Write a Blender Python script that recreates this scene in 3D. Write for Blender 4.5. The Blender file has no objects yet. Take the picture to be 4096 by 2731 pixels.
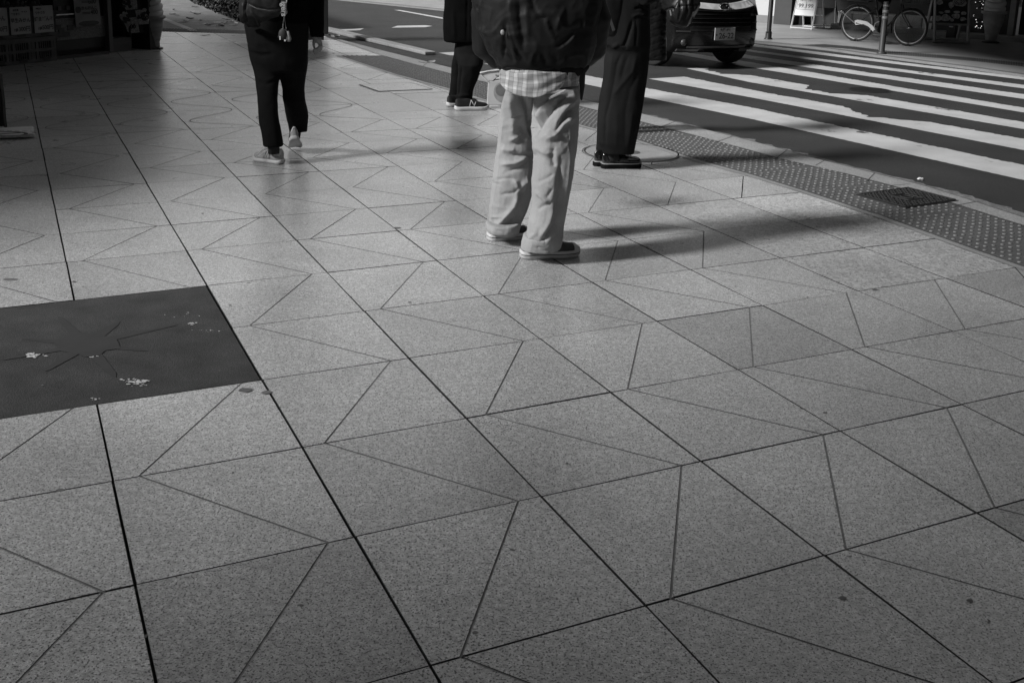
import bpy, bmesh, math, random
import numpy as np
from mathutils import Vector, Matrix, noise
random.seed(7)
scene = bpy.context.scene
col = scene.collection
rad = math.radians

# ------------------------------------------------------------------ camera, light, exposure
CAM_H, FPX, PITCH, ROLL, CYP = 1.6, 4266.0, rad(13.34), rad(1.56), 766.0
_f = np.array([0, math.cos(PITCH), -math.sin(PITCH)])
_u = np.array([0, math.sin(PITCH), math.cos(PITCH)])
_r = np.array([1.0, 0, 0])
RIGHT = math.cos(ROLL) * _r + math.sin(ROLL) * _u
UP = -math.sin(ROLL) * _r + math.cos(ROLL) * _u
FWD = _f
CAMP = np.array([0, 0, CAM_H])
cd = bpy.data.cameras.new('camera')
cam = bpy.data.objects.new('camera', cd)
col.objects.link(cam)
cd.sensor_fit = 'HORIZONTAL'; cd.sensor_width = 36.0
cd.lens = FPX / 4096 * 36.0
cd.shift_y = -(1365.5 - CYP) / 4096
cd.clip_start = 0.05; cd.clip_end = 2000
M = Matrix.Identity(4)
for i in range(3):
    M[i][0], M[i][1], M[i][2], M[i][3] = RIGHT[i], UP[i], -FWD[i], CAMP[i]
cam.matrix_world = M
scene.camera = cam

SUN_DIR = Vector((0.90, 0.436, 0)).normalized()
SUN_EL = rad(33)
w = bpy.data.worlds.new("World"); scene.world = w; w.use_nodes = True
nt = w.node_tree; nt.nodes.clear()
sky = nt.nodes.new('ShaderNodeTexSky'); sky.sky_type = 'NISHITA'; sky.sun_disc = False
sky.sun_elevation = SUN_EL; sky.sun_rotation = math.atan2(-SUN_DIR.x, -SUN_DIR.y)
sky.air_density = 0.55; sky.dust_density = 0.6
bw = nt.nodes.new('ShaderNodeRGBToBW'); bg = nt.nodes.new('ShaderNodeBackground'); wo = nt.nodes.new('ShaderNodeOutputWorld')
bg.inputs[1].default_value = 0.05
nt.links.new(sky.outputs[0], bw.inputs[0]); nt.links.new(bw.outputs[0], bg.inputs[0]); nt.links.new(bg.outputs[0], wo.inputs[0])
sd = bpy.data.lights.new('sun', 'SUN'); sd.energy = 5.0; sd.angle = rad(11); sd.color = (1, 1, 1)
so = bpy.data.objects.new('sun', sd); col.objects.link(so)
so.rotation_euler = Vector((SUN_DIR.x * math.cos(SUN_EL), SUN_DIR.y * math.cos(SUN_EL), -math.sin(SUN_EL))).to_track_quat('-Z', 'Y').to_euler()
so.location = (-20, -14, 20)
scene.view_settings.view_transform = 'Standard'; scene.view_settings.look = 'None'
scene.view_settings.exposure = 0.36; scene.view_settings.gamma = 1
scene.render.film_transparent = False

# ------------------------------------------------------------------ helpers
def ray(x, y): return FWD + RIGHT * (x - 2048) / FPX + UP * (CYP - y) / FPX
def at(x, y, z=0.0):
    d = ray(x, y); return Vector(CAMP + d * ((z - CAM_H) / d[2]))
def atY(x, y, Y):
    d = ray(x, y); return Vector(CAMP + d * (Y / d[1]))
def topx(P):
    d = np.asarray(P) - CAMP; z = d @ FWD
    return np.stack([2048 + FPX * (d @ RIGHT) / z, CYP - FPX * (d @ UP) / z], -1)

def tag(o, label=None, cat=None, group=None, kind=None):
    if label: o['label'] = label
    if cat: o['category'] = cat
    if group: o['group'] = group
    if kind: o['kind'] = kind
    return o
def empty(name, loc=(0, 0, 0), rz=0.0, label=None, cat=None, group=None):
    o = bpy.data.objects.new(name, None); col.objects.link(o)
    o.location = loc; o.rotation_euler = (0, 0, rz); o.empty_display_size = 0.1
    return tag(o, label, cat, group)
class MB:
    def __init__(s): s.v = []; s.f = []; s.m = []
    def add(s, vs, fs, mi=0):
        b = len(s.v); s.v += [tuple(v) for v in vs]
        for f in fs: s.f.append(tuple(b + i for i in f)); s.m.append(mi)
        return s
    def box(s, c, size, rot=None, mi=0, taper=1.0):
        x, y, z = size[0] / 2, size[1] / 2, size[2] / 2
        vs = [Vector((sx * x * (taper if sz > 0 else 1), sy * y * (taper if sz > 0 else 1), sz * z)) for sz in (-1, 1) for sx, sy in ((-1, -1), (1, -1), (1, 1), (-1, 1))]
        if rot is not None: vs = [rot @ v for v in vs]
        c = Vector(c)
        return s.add([c + v for v in vs], [(3, 2, 1, 0), (4, 5, 6, 7), (0, 1, 5, 4), (1, 2, 6, 5), (2, 3, 7, 6), (3, 0, 4, 7)], mi)
    def quad(s, a, b, c, d, mi=0): return s.add([a, b, c, d], [(0, 1, 2, 3)], mi)
    def poly(s, pts, mi=0): return s.add(pts, [tuple(range(len(pts)))], mi)
    def prism(s, pts, off, mi=0):
        off = Vector(off); n = len(pts); a = [Vector(p) for p in pts]; b = [p + off for p in a]
        return s.add(a + b, [tuple(reversed(range(n))), tuple(range(n, 2 * n))] + [(i, (i + 1) % n, n + (i + 1) % n, n + i) for i in range(n)], mi)
    def rings(s, rs, mi=0, cap=True, closed=True):
        n = len(rs[0]); vs = [p for r in rs for p in r]; fs = []
        for k in range(len(rs) - 1):
            for i in range(n if closed else n - 1):
                fs.append((k * n + i, k * n + (i + 1) % n, (k + 1) * n + (i + 1) % n, (k + 1) * n + i))
        if cap: fs += [tuple(reversed(range(n))), tuple((len(rs) - 1) * n + i for i in range(n))]
        return s.add(vs, fs, mi)
    def tube(s, pts, r, n=8, mi=0, cap=True):
        pts = [Vector(p) for p in pts]; rr = r if isinstance(r, (list, tuple)) else [r] * len(pts)
        t0 = (pts[1] - pts[0]).normalized(); up = Vector((0, 0, 1)) if abs(t0.z) < 0.9 else Vector((1, 0, 0))
        rs = []
        for i, p in enumerate(pts):
            t = (pts[min(i + 1, len(pts) - 1)] - pts[max(i - 1, 0)]).normalized()
            a = t.cross(up).normalized(); b = a.cross(t).normalized()
            rs.append([p + rr[i] * (a * math.cos(2 * math.pi * k / n) + b * math.sin(2 * math.pi * k / n)) for k in range(n)])
        return s.rings(rs, mi, cap)
    def lathe(s, prof, n=24, c=(0, 0, 0), mi=0):
        c = Vector(c)
        return s.rings([[c + Vector((r * math.cos(2 * math.pi * k / n), r * math.sin(2 * math.pi * k / n), z)) for k in range(n)] for r, z in prof], mi)
    def blob(s, c, r, n=8, mi=0, jit=0.0, seed=0):
        c = Vector(c); r = Vector((r, r, r)) if not hasattr(r, '__len__') else Vector(r)
        rs = []
        for i in range(1, n):
            th = math.pi * i / n
            rs.append([c + Vector((r.x * math.sin(th) * math.cos(2 * math.pi * k / (2 * n)), r.y * math.sin(th) * math.sin(2 * math.pi * k / (2 * n)), -r.z * math.cos(th))) * (1) for k in range(2 * n)])
        if jit:
            rs = [[c + (p - c) * (1 + jit * noise.noise(p * 30 + Vector((seed, 0, 0)))) for p in q] for q in rs]
        return s.rings(rs, mi)
    def build(s, name, mats, parent=None, smooth=False, bevel=0, sub=0):
        me = bpy.data.meshes.new(name); me.from_pydata(s.v, [], s.f); me.validate()
        mats = mats if isinstance(mats, (list, tuple)) else [mats]
        for m in mats: me.materials.append(m)
        if len(mats) > 1 and len(me.polygons) == len(s.m): me.polygons.foreach_set('material_index', s.m)
        if smooth: me.polygons.foreach_set('use_smooth', [True] * len(me.polygons))
        o = bpy.data.objects.new(name, me); col.objects.link(o)
        if parent: o.parent = parent
        if bevel:
            b = o.modifiers.new('b', 'BEVEL'); b.width = bevel; b.segments = 2; b.limit_method = 'ANGLE'; b.angle_limit = rad(40)
        if sub:
            b = o.modifiers.new('s', 'SUBSURF'); b.levels = sub; b.render_levels = sub
        return o
def struct(name, mb, mats, **k):
    o = mb.build(name, mats, **k); o['kind'] = 'structure'; return o
def copy_tree(o, parent=None):
    c = o.copy(); col.objects.link(c); c.parent = parent
    for ch in [x for x in col.objects if x.parent == o]: copy_tree(ch, c)
    return c

def mat(name, v, rough=0.6, spec=0.5, metal=0.0, var=0.15, scale=6.0, bump=0.0, bscale=60.0, fine=0.0, fscale=300.0, coat=0.0, emit=0.0, sheen=0.0, alpha=None):
    m = bpy.data.materials.new(name); m.use_nodes = True; n = m.node_tree; p = n.nodes['Principled BSDF']; L = n.links.new
    p.inputs['Roughness'].default_value = rough; p.inputs['Metallic'].default_value = metal
    p.inputs['Specular IOR Level'].default_value = spec; p.inputs['Coat Weight'].default_value = coat
    if sheen: p.inputs['Sheen Weight'].default_value = sheen
    tc = n.nodes.new('ShaderNodeTexCoord'); out = None
    nz = n.nodes.new('ShaderNodeTexNoise'); nz.inputs['Scale'].default_value = scale; nz.inputs['Detail'].default_value = 6
    L(tc.outputs['Object'], nz.inputs['Vector'])
    mr = n.nodes.new('ShaderNodeMapRange'); mr.inputs[1].default_value = 0.3; mr.inputs[2].default_value = 0.7
    mr.inputs[3].default_value = v * (1 - var); mr.inputs[4].default_value = v * (1 + var)
    L(nz.outputs['Fac'], mr.inputs[0]); out = mr.outputs[0]
    if fine:
        n2 = n.nodes.new('ShaderNodeTexNoise'); n2.inputs['Scale'].default_value = fscale; n2.inputs['Detail'].default_value = 3
        L(tc.outputs['Object'], n2.inputs['Vector'])
        m2 = n.nodes.new('ShaderNodeMapRange'); m2.inputs[1].default_value = 0.35; m2.inputs[2].default_value = 0.65
        m2.inputs[3].default_value = 1 - fine; m2.inputs[4].default_value = 1 + fine
        L(n2.outputs['Fac'], m2.inputs[0])
        mm = n.nodes.new('ShaderNodeMath'); mm.operation = 'MULTIPLY'; L(out, mm.inputs[0]); L(m2.outputs[0], mm.inputs[1]); out = mm.outputs[0]
    L(out, p.inputs['Base Color'])
    if bump:
        n3 = n.nodes.new('ShaderNodeTexNoise'); n3.inputs['Scale'].default_value = bscale; n3.inputs['Detail'].default_value = 4
        L(tc.outputs['Object'], n3.inputs['Vector'])
        bp = n.nodes.new('ShaderNodeBump'); bp.inputs['Strength'].default_value = bump; bp.inputs['Distance'].default_value = 0.01
        L(n3.outputs['Fac'], bp.inputs['Height']); L(bp.outputs[0], p.inputs['Normal'])
    if emit:
        p.inputs['Emission Color'].default_value = (1, 1, 1, 1); p.inputs['Emission Strength'].default_value = emit
    if alpha is not None: p.inputs['Alpha'].default_value = alpha
    return m

def granite(name, v, speck_dark, speck_scale, tone=True, rough=0.29, thr=(0.36, 0.44), pale=1.45):
    m = bpy.data.materials.new(name); m.use_nodes = True; n = m.node_tree; p = n.nodes['Principled BSDF']; L = n.links.new
    tco = n.nodes.new('ShaderNodeTexCoord'); off = n.nodes.new('ShaderNodeVectorMath'); off.inputs[1].default_value = (31.3, 17.7, 5.37); L(tco.outputs['Object'], off.inputs[0])
    class tc: outputs = {'Object': off.outputs[0]}
    def ns(scale, detail, a, b, lo_, hi_):
        z = n.nodes.new('ShaderNodeTexNoise'); z.inputs['Scale'].default_value = scale; z.inputs['Detail'].default_value = detail
        L(tc.outputs['Object'], z.inputs['Vector'])
        r = n.nodes.new('ShaderNodeMapRange'); r.inputs[1].default_value = a; r.inputs[2].default_value = b
        r.inputs[3].default_value = lo_; r.inputs[4].default_value = hi_
        L(z.outputs['Fac'], r.inputs[0]); return r.outputs[0]
    def mul(a, b):
        k = n.nodes.new('ShaderNodeMath'); k.operation = 'MULTIPLY'; L(a, k.inputs[0])
        if isinstance(b, float): k.inputs[1].default_value = b
        else: L(b, k.inputs[1])
        return k.outputs[0]
    c = ns(speck_scale, 1, thr[0], thr[1], speck_dark, 1.0)          # dark grains
    c = mul(c, ns(speck_scale * 1.7, 2, 0.54, 0.66, 0.95, pale))    # pale grains
    c = mul(c, ns(speck_scale * .37, 2, 0.36, 0.64, 0.80, 1.18))
    c = mul(c, ns(2.2, 4, 0.3, 0.7, 0.88, 1.10))                   # blotches
    c = mul(c, ns(.5, 3, 0.35, 0.65, 0.90, 1.08))
    c = mul(c, ns(14, 5, 0.3, 0.7, 0.94, 1.06))
    if tone:
        a = n.nodes.new('ShaderNodeAttribute'); a.attribute_name = 'tone'; c = mul(c, a.outputs['Fac'])
    c = mul(c, float(v)); L(c, p.inputs['Base Color'])
    L(ns(5, 3, 0.3, 0.7, rough * 0.93, rough * 1.1), p.inputs['Roughness'])
    p.inputs['Specular IOR Level'].default_value = 0.55
    z = n.nodes.new('ShaderNodeTexNoise'); z.inputs['Scale'].default_value = speck_scale * 0.8; z.inputs['Detail'].default_value = 3
    L(tc.outputs['Object'], z.inputs['Vector'])
    bp = n.nodes.new('ShaderNodeBump'); bp.inputs['Strength'].default_value = 0.12; bp.inputs['Distance'].default_value = 0.004
    L(z.outputs['Fac'], bp.inputs['Height']); L(bp.outputs[0], p.inputs['Normal'])
    return m

def text(s, size, m, parent=None, name='lettering', bold=0.0, depth=0.0006, align='CENTER'):
    """flat lettering turned into a mesh in its own XY plane"""
    cu = bpy.data.curves.new(name, 'FONT'); cu.body = s; cu.size = size; cu.align_x = align; cu.align_y = 'CENTER'
    cu.extrude = depth; cu.offset = bold
    t = bpy.data.objects.new(name, cu); col.objects.link(t)
    dg = bpy.context.evaluated_depsgraph_get(); dg.update()
    me = bpy.data.meshes.new_from_object(t.evaluated_get(dg)); col.objects.unlink(t); bpy.data.objects.remove(t)
    me.materials.clear(); me.materials.append(m)
    o = bpy.data.objects.new(name, me); col.objects.link(o)
    if parent: o.parent = parent
    return o
def frame_matrix(o, origin, xdir, ydir):
    x = Vector(xdir).normalized(); y = Vector(ydir); y = (y - x * y.dot(x)).normalized(); z = x.cross(y)
    m = Matrix.Identity(4)
    for i in range(3): m[i][0], m[i][1], m[i][2], m[i][3] = x[i], y[i], z[i], origin[i]
    return m

# ------------------------------------------------------------------ materials
G = {}
G['granite'] = granite('granite_paving', 0.46, 0.22, 165)
G['granite_speckled'] = granite('speckled_granite', 0.51, 0.22, 95, thr=(.35, .39), pale=1.05)
G['bed'] = mat('joint_mortar', 0.05, 0.95, var=0.4, scale=30)
G['groove'] = mat('groove_floor', 0.20, 0.8, var=0.3, scale=40)
G['asphalt'] = mat('asphalt', 0.030, 0.7, var=0.22, scale=1.6, fine=0.55, fscale=95, bump=0.5, bscale=220)
G['asphalt_patch'] = mat('asphalt_repair', 0.042, 0.85, var=0.28, scale=7, fine=0.5, fscale=260, bump=0.4, bscale=200)
G['tar'] = mat('tar_smear', 0.036, 0.85, var=0.1, scale=10)
G['kerb'] = granite('kerb_granite', 0.30, 0.6, 200, tone=False, rough=0.6)
G['gutter'] = mat('gutter_grit', 0.15, 0.9, var=0.35, scale=25, fine=0.4, fscale=150)
G['tactile'] = mat('tactile_base', 0.085, 0.7, var=0.2, scale=5, fine=0.25, fscale=200)
G['dome'] = mat('worn_dome', 0.18, 0.6, var=0.3, scale=12)
G['path'] = mat('brick_path', 0.17, 0.8, var=0.25, scale=3, fine=0.4, fscale=60)
G['pale_edge'] = mat('pale_edging', 0.38, 0.8, var=0.12, scale=8)
G['far_pave'] = mat('far_paving', 0.27, 0.5, var=0.15, scale=2, fine=0.15, fscale=120)
G['iron'] = mat('cast_iron', 0.022, 0.5, metal=0.3, var=0.3, scale=30)
G['chip'] = mat('white_chip', 0.6, 0.7, var=0.3, scale=60)
def paint_mat():
    m = mat('road_paint', 0.47, 0.6, var=0.12, scale=3, fine=0.12, fscale=150, bump=0.3, bscale=180)
    n = m.node_tree; p = n.nodes['Principled BSDF']; L = n.links.new
    src = p.inputs['Base Color'].links[0].from_socket
    tc = n.nodes.new('ShaderNodeTexCoord'); z = n.nodes.new('ShaderNodeTexNoise'); z.inputs['Scale'].default_value = 1.7; z.inputs['Detail'].default_value = 12; z.inputs['Roughness'].default_value = 0.66
    L(tc.outputs['Object'], z.inputs['Vector'])
    r = n.nodes.new('ShaderNodeMapRange'); r.inputs[1].default_value = 0.345; r.inputs[2].default_value = 0.375; r.inputs[3].default_value = 0.14; r.inputs[4].default_value = 1.0
    L(z.outputs['Fac'], r.inputs[0]); k = n.nodes.new('ShaderNodeMath'); k.operation = 'MULTIPLY'; L(src, k.inputs[0]); L(r.outputs[0], k.inputs[1]); L(k.outputs[0], p.inputs['Base Color'])
    return m
G['paint'] = paint_mat()

# ------------------------------------------------------------------ ground and road
YAW = -0.44648
BD = Vector((math.cos(YAW), -math.sin(YAW), 0)); AD = Vector((math.sin(YAW), math.cos(YAW), 0))
TW, C0 = 0.56993, 0.19477
ROWS = {-4: 7.5272, -3: 7.0621, -2: 6.5282, -1: 5.9767, 0: 5.4381, 1: 4.8394, 2: 4.2495, 3: 3.6765, 4: 3.1011, 5: 2.532, 6: 1.9563}
for k in range(7, 14): ROWS[k] = ROWS[k - 1] - 0.57
for k, (x, y) in {-5: (524, 622), -6: (500, 577), -7: (466, 533), -8: (436, 501)}.items(): ROWS[k] = at(x, y).dot(AD)
for k in range(-9, -26, -1): ROWS[k] = ROWS[k + 1] + 0.555
def grid(u, r, z=0.0):
    """column coordinate u (tile units) and row coordinate r (tile units) to a ground point"""
    k = math.floor(r); t = r - k
    rr = ROWS[k] * (1 - t) + ROWS.get(k + 1, ROWS[k] - .57) * t
    p = BD * (C0 + TW * u) + AD * rr; p.z = z; return p

K1 = [at(*p) for p in [(1360.7, 224), (1582.6, 296.5), (1800.6, 356), (1946, 400), (2316, 498), (2552.7, 560), (2718, 616), (2847, 656), (3000, 697), (3229.5, 767), (3561, 876), (3880, 991), (4077.5, 1060.7)]]
K2 = [at(*p) for p in [(1529, 224), (1640, 254.4), (1800.6, 296.5), (2320.5, 428), (2552.7, 486.6), (2780, 545), (3000, 604), (3127.5, 640), (3408, 704), (3574, 748), (3816, 818), (4077.5, 901)]]
K3 = [at(*p) for p in [(1303, 147), (1360, 159), (1544, 207), (1800.6, 271.6), (2566, 456), (2735.7, 498), (3095.6, 589), (3255, 633.6), (3542, 706), (3701, 746), (3892.6, 805.7), (4096, 872.6)]]
K4 = [at(*p) for p in [(1303, 143), (1360, 155), (1544, 203), (1800.6, 266), (2566, 446), (3000, 554), (3159, 595), (3414, 662), (3637.6, 714), (3797, 755), (4096, 844)]]
def extend(pl, near=7.0, far=0.0):
    pl = list(pl)
    d = (pl[-1] - pl[-3]).normalized(); pl.append(pl[-1] + d * near)
    if far:
        d = (pl[0] - pl[2]).normalized(); pl.insert(0, pl[0] + d * far)
    return pl
K1, K2, K3, K4 = extend(K1), extend(K2), extend(K3, 7, 30), extend(K4, 7, 30)
def along(pl, y):
    for a, b in zip(pl[:-1], pl[1:]):
        if min(a.y, b.y) <= y <= max(a.y, b.y) and abs(a.y - b.y) > 1e-6:
            return a + (b - a) * ((y - a.y) / (b.y - a.y))
    return pl[0] if y > pl[0].y else pl[-1]
def ribbon(mb, A, B, za, zb, n=120, y0=None, y1=None, mi=0, rag=0.0, seed=0):
    """sheet between two polylines, matched by arc length"""
    def res(pl):
        L = [0]
        for a, b in zip(pl[:-1], pl[1:]): L.append(L[-1] + (b - a).length)
        out = []
        for i in range(n + 1):
            s = L[-1] * i / n; k = max(j for j in range(len(L)) if L[j] <= s + 1e-9); k = min(k, len(pl) - 2)
            out.append(pl[k] + (pl[k + 1] - pl[k]) * ((s - L[k]) / max(L[k + 1] - L[k], 1e-9)))
        return out
    a, b = res(A), res(B)
    for i in range(n):
        ja = [rag * noise.noise(Vector((i * 1.7 + q, seed, 0))) for q in (0, 1.7)]
        mb.quad(Vector((a[i].x, a[i].y, za)), Vector((b[i].x + ja[0], b[i].y, zb)), Vector((b[i + 1].x + ja[1], b[i + 1].y, zb)), Vector((a[i + 1].x, a[i + 1].y, za)), mi)

ROAD_Z = -0.03
g = MB(); g.quad((-400, -400, -0.09), (400, -400, -0.09), (400, 400, -0.09), (-400, 400, -0.09))
struct('ground', g, G['asphalt'])
g = MB()
road_l = [Vector((p.x - 0.02, p.y, ROAD_Z)) for p in K3]
g.poly([Vector((60, -30, ROAD_Z))] + [Vector((60, 90, ROAD_Z))] + [Vector((road_l[0].x, 90, ROAD_Z))] + road_l + [Vector((road_l[-1].x, -30, ROAD_Z))])
struct('road', g, G['asphalt'])

# paving slabs: each a shallow block with real joints; the zigzag groove cuts each slab in two
FAR_Y = 17.14
def clip(poly, p, nrm):
    out = []
    for i in range(len(poly)):
        a, b = poly[i], poly[(i + 1) % len(poly)]; da, db = (a - p).dot(nrm), (b - p).dot(nrm)
        if da >= 0: out.append(a)
        if (da >= 0) != (db >= 0): out.append(a + (b - a) * (da / (da - db)))
    return out
mb = MB(); tones = []; grooves = MB()
def slab(poly, tone, mi, tilt, cen):
    if len(poly) < 3: return
    cy = sum(p.y for p in poly) / len(poly)
    if cy < K1[0].y:
        a = along(K1, cy); b = along(K1, cy - 0.4); d = (b - a).normalized()
        poly = clip(poly, a, Vector((d.y, -d.x, 0)))          # keep the shop side of the kerb
    else:
        a = along(K3, cy); b = along(K3, cy - 0.4); d = (b - a).normalized(); poly = clip(poly, a, Vector((d.y, -d.x, 0)))
    if len(poly) < 3: return
    poly = clip(poly, Vector((0, FAR_Y, 0)), Vector((0, -1, 0)))
    if len(poly) < 3: return
    n = len(poly); dz, tx, ty = tilt; c = cen
    top = [Vector((p.x, p.y, dz + (p.x - c.x) * tx + (p.y - c.y) * ty)) for p in poly]; bot = [Vector((p.x, p.y, -0.014)) for p in poly]
    k0 = len(mb.f); mb.add(top + bot, [tuple(range(n))], mi); mb.add(top + bot, [(i, n + i, n + (i + 1) % n, (i + 1) % n) for i in range(n)], 2)
    tones.extend([tone] * (len(mb.f) - k0))
PATCH = (-2, 1, 1, 3)   # columns -2..1, rows 1..3 hold the asphalt repair
for ci in range(-16, 16):
    for ri in range(-24, 12):
        c = grid(ci + .5, ri + .5)
        if c.y < -1.2 or c.y > FAR_Y + .5 or c.x < -11: continue
        if c.y < K1[0].y + .3 and c.x > along(K1, c.y).x + .7: continue
        if PATCH[0] <= ci < PATCH[1] and PATCH[2] <= ri < PATCH[3]: continue
        tone = random.gauss(1, 0.065) * (.88 if random.random() < .07 else 1); mi = 1 if (ci >= 6 and 0 <= ri < 3) else 0
        tilt = (random.uniform(-.001, .0004), random.gauss(0, .0009), random.gauss(0, .0009))
        gu = (0.0088 if ci < 1 else .0078) / 2 / TW; gv = (0.0078 if ri in (-1, 4) else .0056) / 2 / .57
        j = lambda: random.uniform(-.0016, .0016) / TW
        q = [(ci + gu + j(), ri + gv + j()), (ci + 1 - gu + j(), ri + gv + j()), (ci + 1 - gu + j(), ri + 1 - gv + j()), (ci + gu + j(), ri + 1 - gv + j())]
        wave = (-12 <= ri < -7) or (ci >= 5 and 5 <= ri < 8)
        if mi == 1 or wave or ri < -17:
            slab([grid(*p) for p in q], tone, mi, tilt, c)
            continue
        ua, ub = (.13, .87) if ri % 2 == 0 else (.87, .13)
        pa, pb = grid(ci + ua, ri), grid(ci + ub, ri + 1)
        d = (pb - pa).normalized(); nr = Vector((-d.y, d.x, 0)); gw = 0.0034
        full = [grid(*p) for p in q]
        slab(clip(full, pa + nr * gw, nr), tone, mi, tilt, c); slab(clip(full, pa - nr * gw, -nr), tone, mi, tilt, c)
        lo = Vector((0, 0, -0.0022))
        if c.y < K1[0].y - .5 and c.x < along(K1, c.y).x - .4:
            grooves.quad(pa + nr * .007 + lo, pa - nr * .007 + lo, pb - nr * .007 + lo, pb + nr * .007 + lo)
pave = struct('pavement', mb, [G['granite'], G['granite_speckled'], G['bed']])
at_ = pave.data.attributes.new('tone', 'FLOAT', 'FACE'); at_.data.foreach_set('value', tones[:len(pave.data.polygons)])
go = grooves.build('groove_lines', G['groove'], pave)
# curved engraved waves in the slabs of the ripple bands
wv = MB()
def wave_line(ci, r0, r1, wd=0.0045, ph=0):
    pts = [grid(ci + .5 - .40 * math.cos(math.pi * (r + ph)), r, 0.0012) for r in np.linspace(r0, r1, int((r1 - r0) * 22) + 1)]
    for a, b in zip(pts[:-1], pts[1:]):
        d = (b - a).normalized(); nr = Vector((-d.y, d.x, 0)) * wd
        wv.quad(a - nr, b - nr, b + nr, a + nr)
for ci in range(-8, 5):
    wave_line(ci, -12.0, -7.0)
for ci in (5, 6): wave_line(ci, 5.0, 8.0, 0.006, 0)
wv.build('wave_lines', mat('engraved_line', 0.15, 0.8, var=0.3, scale=20), pave)
b = MB(); b.poly([Vector((-30, -6, -0.013)), Vector((K1[-1].x + 2, -6, -0.013))] + [Vector((p.x + .03, p.y, -0.013)) for p in reversed(K2)] + [Vector((along(K3, FAR_Y).x - .02, FAR_Y, -0.013)), Vector((-30, FAR_Y, -0.013))])
struct('pavement_bed', b, G['bed'])
# asphalt repair with tar star and white chips
pm = MB(); e = .004
pm.poly([grid(PATCH[0] + e, PATCH[2] + e, -.001), grid(PATCH[1] - .012, PATCH[2] + .008, -.001), grid(PATCH[1] - .012, PATCH[3] - .008, -.001), grid(PATCH[0] + e, PATCH[3] - e, -.001)])
patch = struct('asphalt_patch', pm, G['asphalt_patch'])
zp = lambda X, Y, z=.001: at(X / 1.7425, 900 + Y / 1.7425, z)
sm = MB()
for i, (tx_, ty_, w0, w1) in enumerate([(150, 792, 34, 9), (400, 632, 46, 22), (838, 670, 46, 18), (1245, 692, 30, 6), (1035, 875, 34, 9), (810, 1060, 54, 26), (312, 1016, 48, 18), (10, 938, 30, 9)]):
    a = Vector((600, 830)); b_ = Vector((tx_, ty_)); d_ = (b_ - a).normalized(); q_ = Vector((-d_.y, d_.x)); z_ = .0004 + i * .00012
    q_.y *= .6
    sm.poly([zp(*(a + q_ * w0), z_), zp(*(a + d_ * 120 + q_ * w0 * .8), z_), zp(*(b_ - d_ * 30 + q_ * w1), z_), zp(*b_, z_), zp(*(b_ - d_ * 30 - q_ * w1), z_), zp(*(a + d_ * 120 - q_ * w0 * .8), z_), zp(*(a - q_ * w0), z_)])
sm.poly([zp(600 + 230 * math.cos(t * .3927) * (1 + .18 * math.sin(t * 2.3)), 830 + 75 * math.sin(t * .3927) * (1 + .2 * math.cos(t * 1.7)), .0016) for t in range(16)])
sm.build('tar_star', G['tar'], patch)
ch = MB()
def chips(cx_, cy_, sx, sy, n, seed, smin=4, smax=22):
    rnd = random.Random(seed)
    for i in range(n):
        px_, py_ = cx_ + rnd.gauss(0, sx), cy_ + rnd.gauss(0, sy); k = rnd.randint(4, 6); s_ = rnd.uniform(smin, smax)
        a0 = rnd.uniform(0, 6.28)
        ch.poly([zp(px_ + s_ * rnd.uniform(.5, 1.2) * 1.6 * math.cos(a0 + 6.28 * t / k), py_ + s_ * rnd.uniform(.5, 1.2) * .45 * math.sin(a0 + 6.28 * t / k), .002 + i * 2e-5) for t in range(k)])
chips(955, 1093, 40, 13, 60, 1, 2, 13); chips(235, 905, 28, 8, 34, 2, 2, 12); chips(1335, 685, 13, 6, 7, 3, 3, 9); chips(1300, 610, 45, 18, 7, 4, 2, 5); chips(665, 1210, 22, 5, 8, 5, 2, 8); chips(660, 915, 30, 2, 6, 6, 2, 6); chips(1430, 735, 50, 4, 9, 8, 2, 7)
ch.build('white_chips', G['chip'], patch)
# dark stains and gum spots trodden into the slabs
st = MB(); rnd = random.Random(11)
def spot(p, rx, ry, m=st):
    k = 9; a0 = rnd.uniform(0, 6)
    m.poly([p + Vector((rx * rnd.uniform(.6, 1.2) * math.cos(6.28 * t / k + a0), ry * rnd.uniform(.6, 1.2) * math.sin(6.28 * t / k + a0), .0016 + rnd.uniform(0, 2e-4))) for t in range(k)])
for x, y, s_ in [(40, 1118, .035), (295, 1127, .012), (238, 1960, .014), (3372, 2393, .012), (3880, 2403, .011), (3500, 1160, .018), (1590, 912, .02), (980, 1560, .03), (1065, 1570, .022), (810, 855, .012), (3230, 1190, .007), (2590, 990, .012), (4040, 1025, .02), (3730, 935, .02), (3650, 930, .012), (3105, 765, .01), (1330, 900, .01), (3300, 1650, .008), (2050, 2200, .008), (1200, 2420, .007)]:
    spot(at(x, y), s_, s_ * .7)
for i in range(22):
    p = at(rnd.uniform(100, 4000), rnd.uniform(500, 2600))
    if p.x < along(K1, p.y).x - .3: spot(p, rnd.uniform(.003, .009), rnd.uniform(.003, .008))
st.build('gum_spots', mat('old_gum', 0.13, 0.8, var=.3, scale=50), pave)

# tactile strip, kerb stones, gutter
tb = MB(); ribbon(tb, K1, K2, .003, .003, 160)
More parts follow.
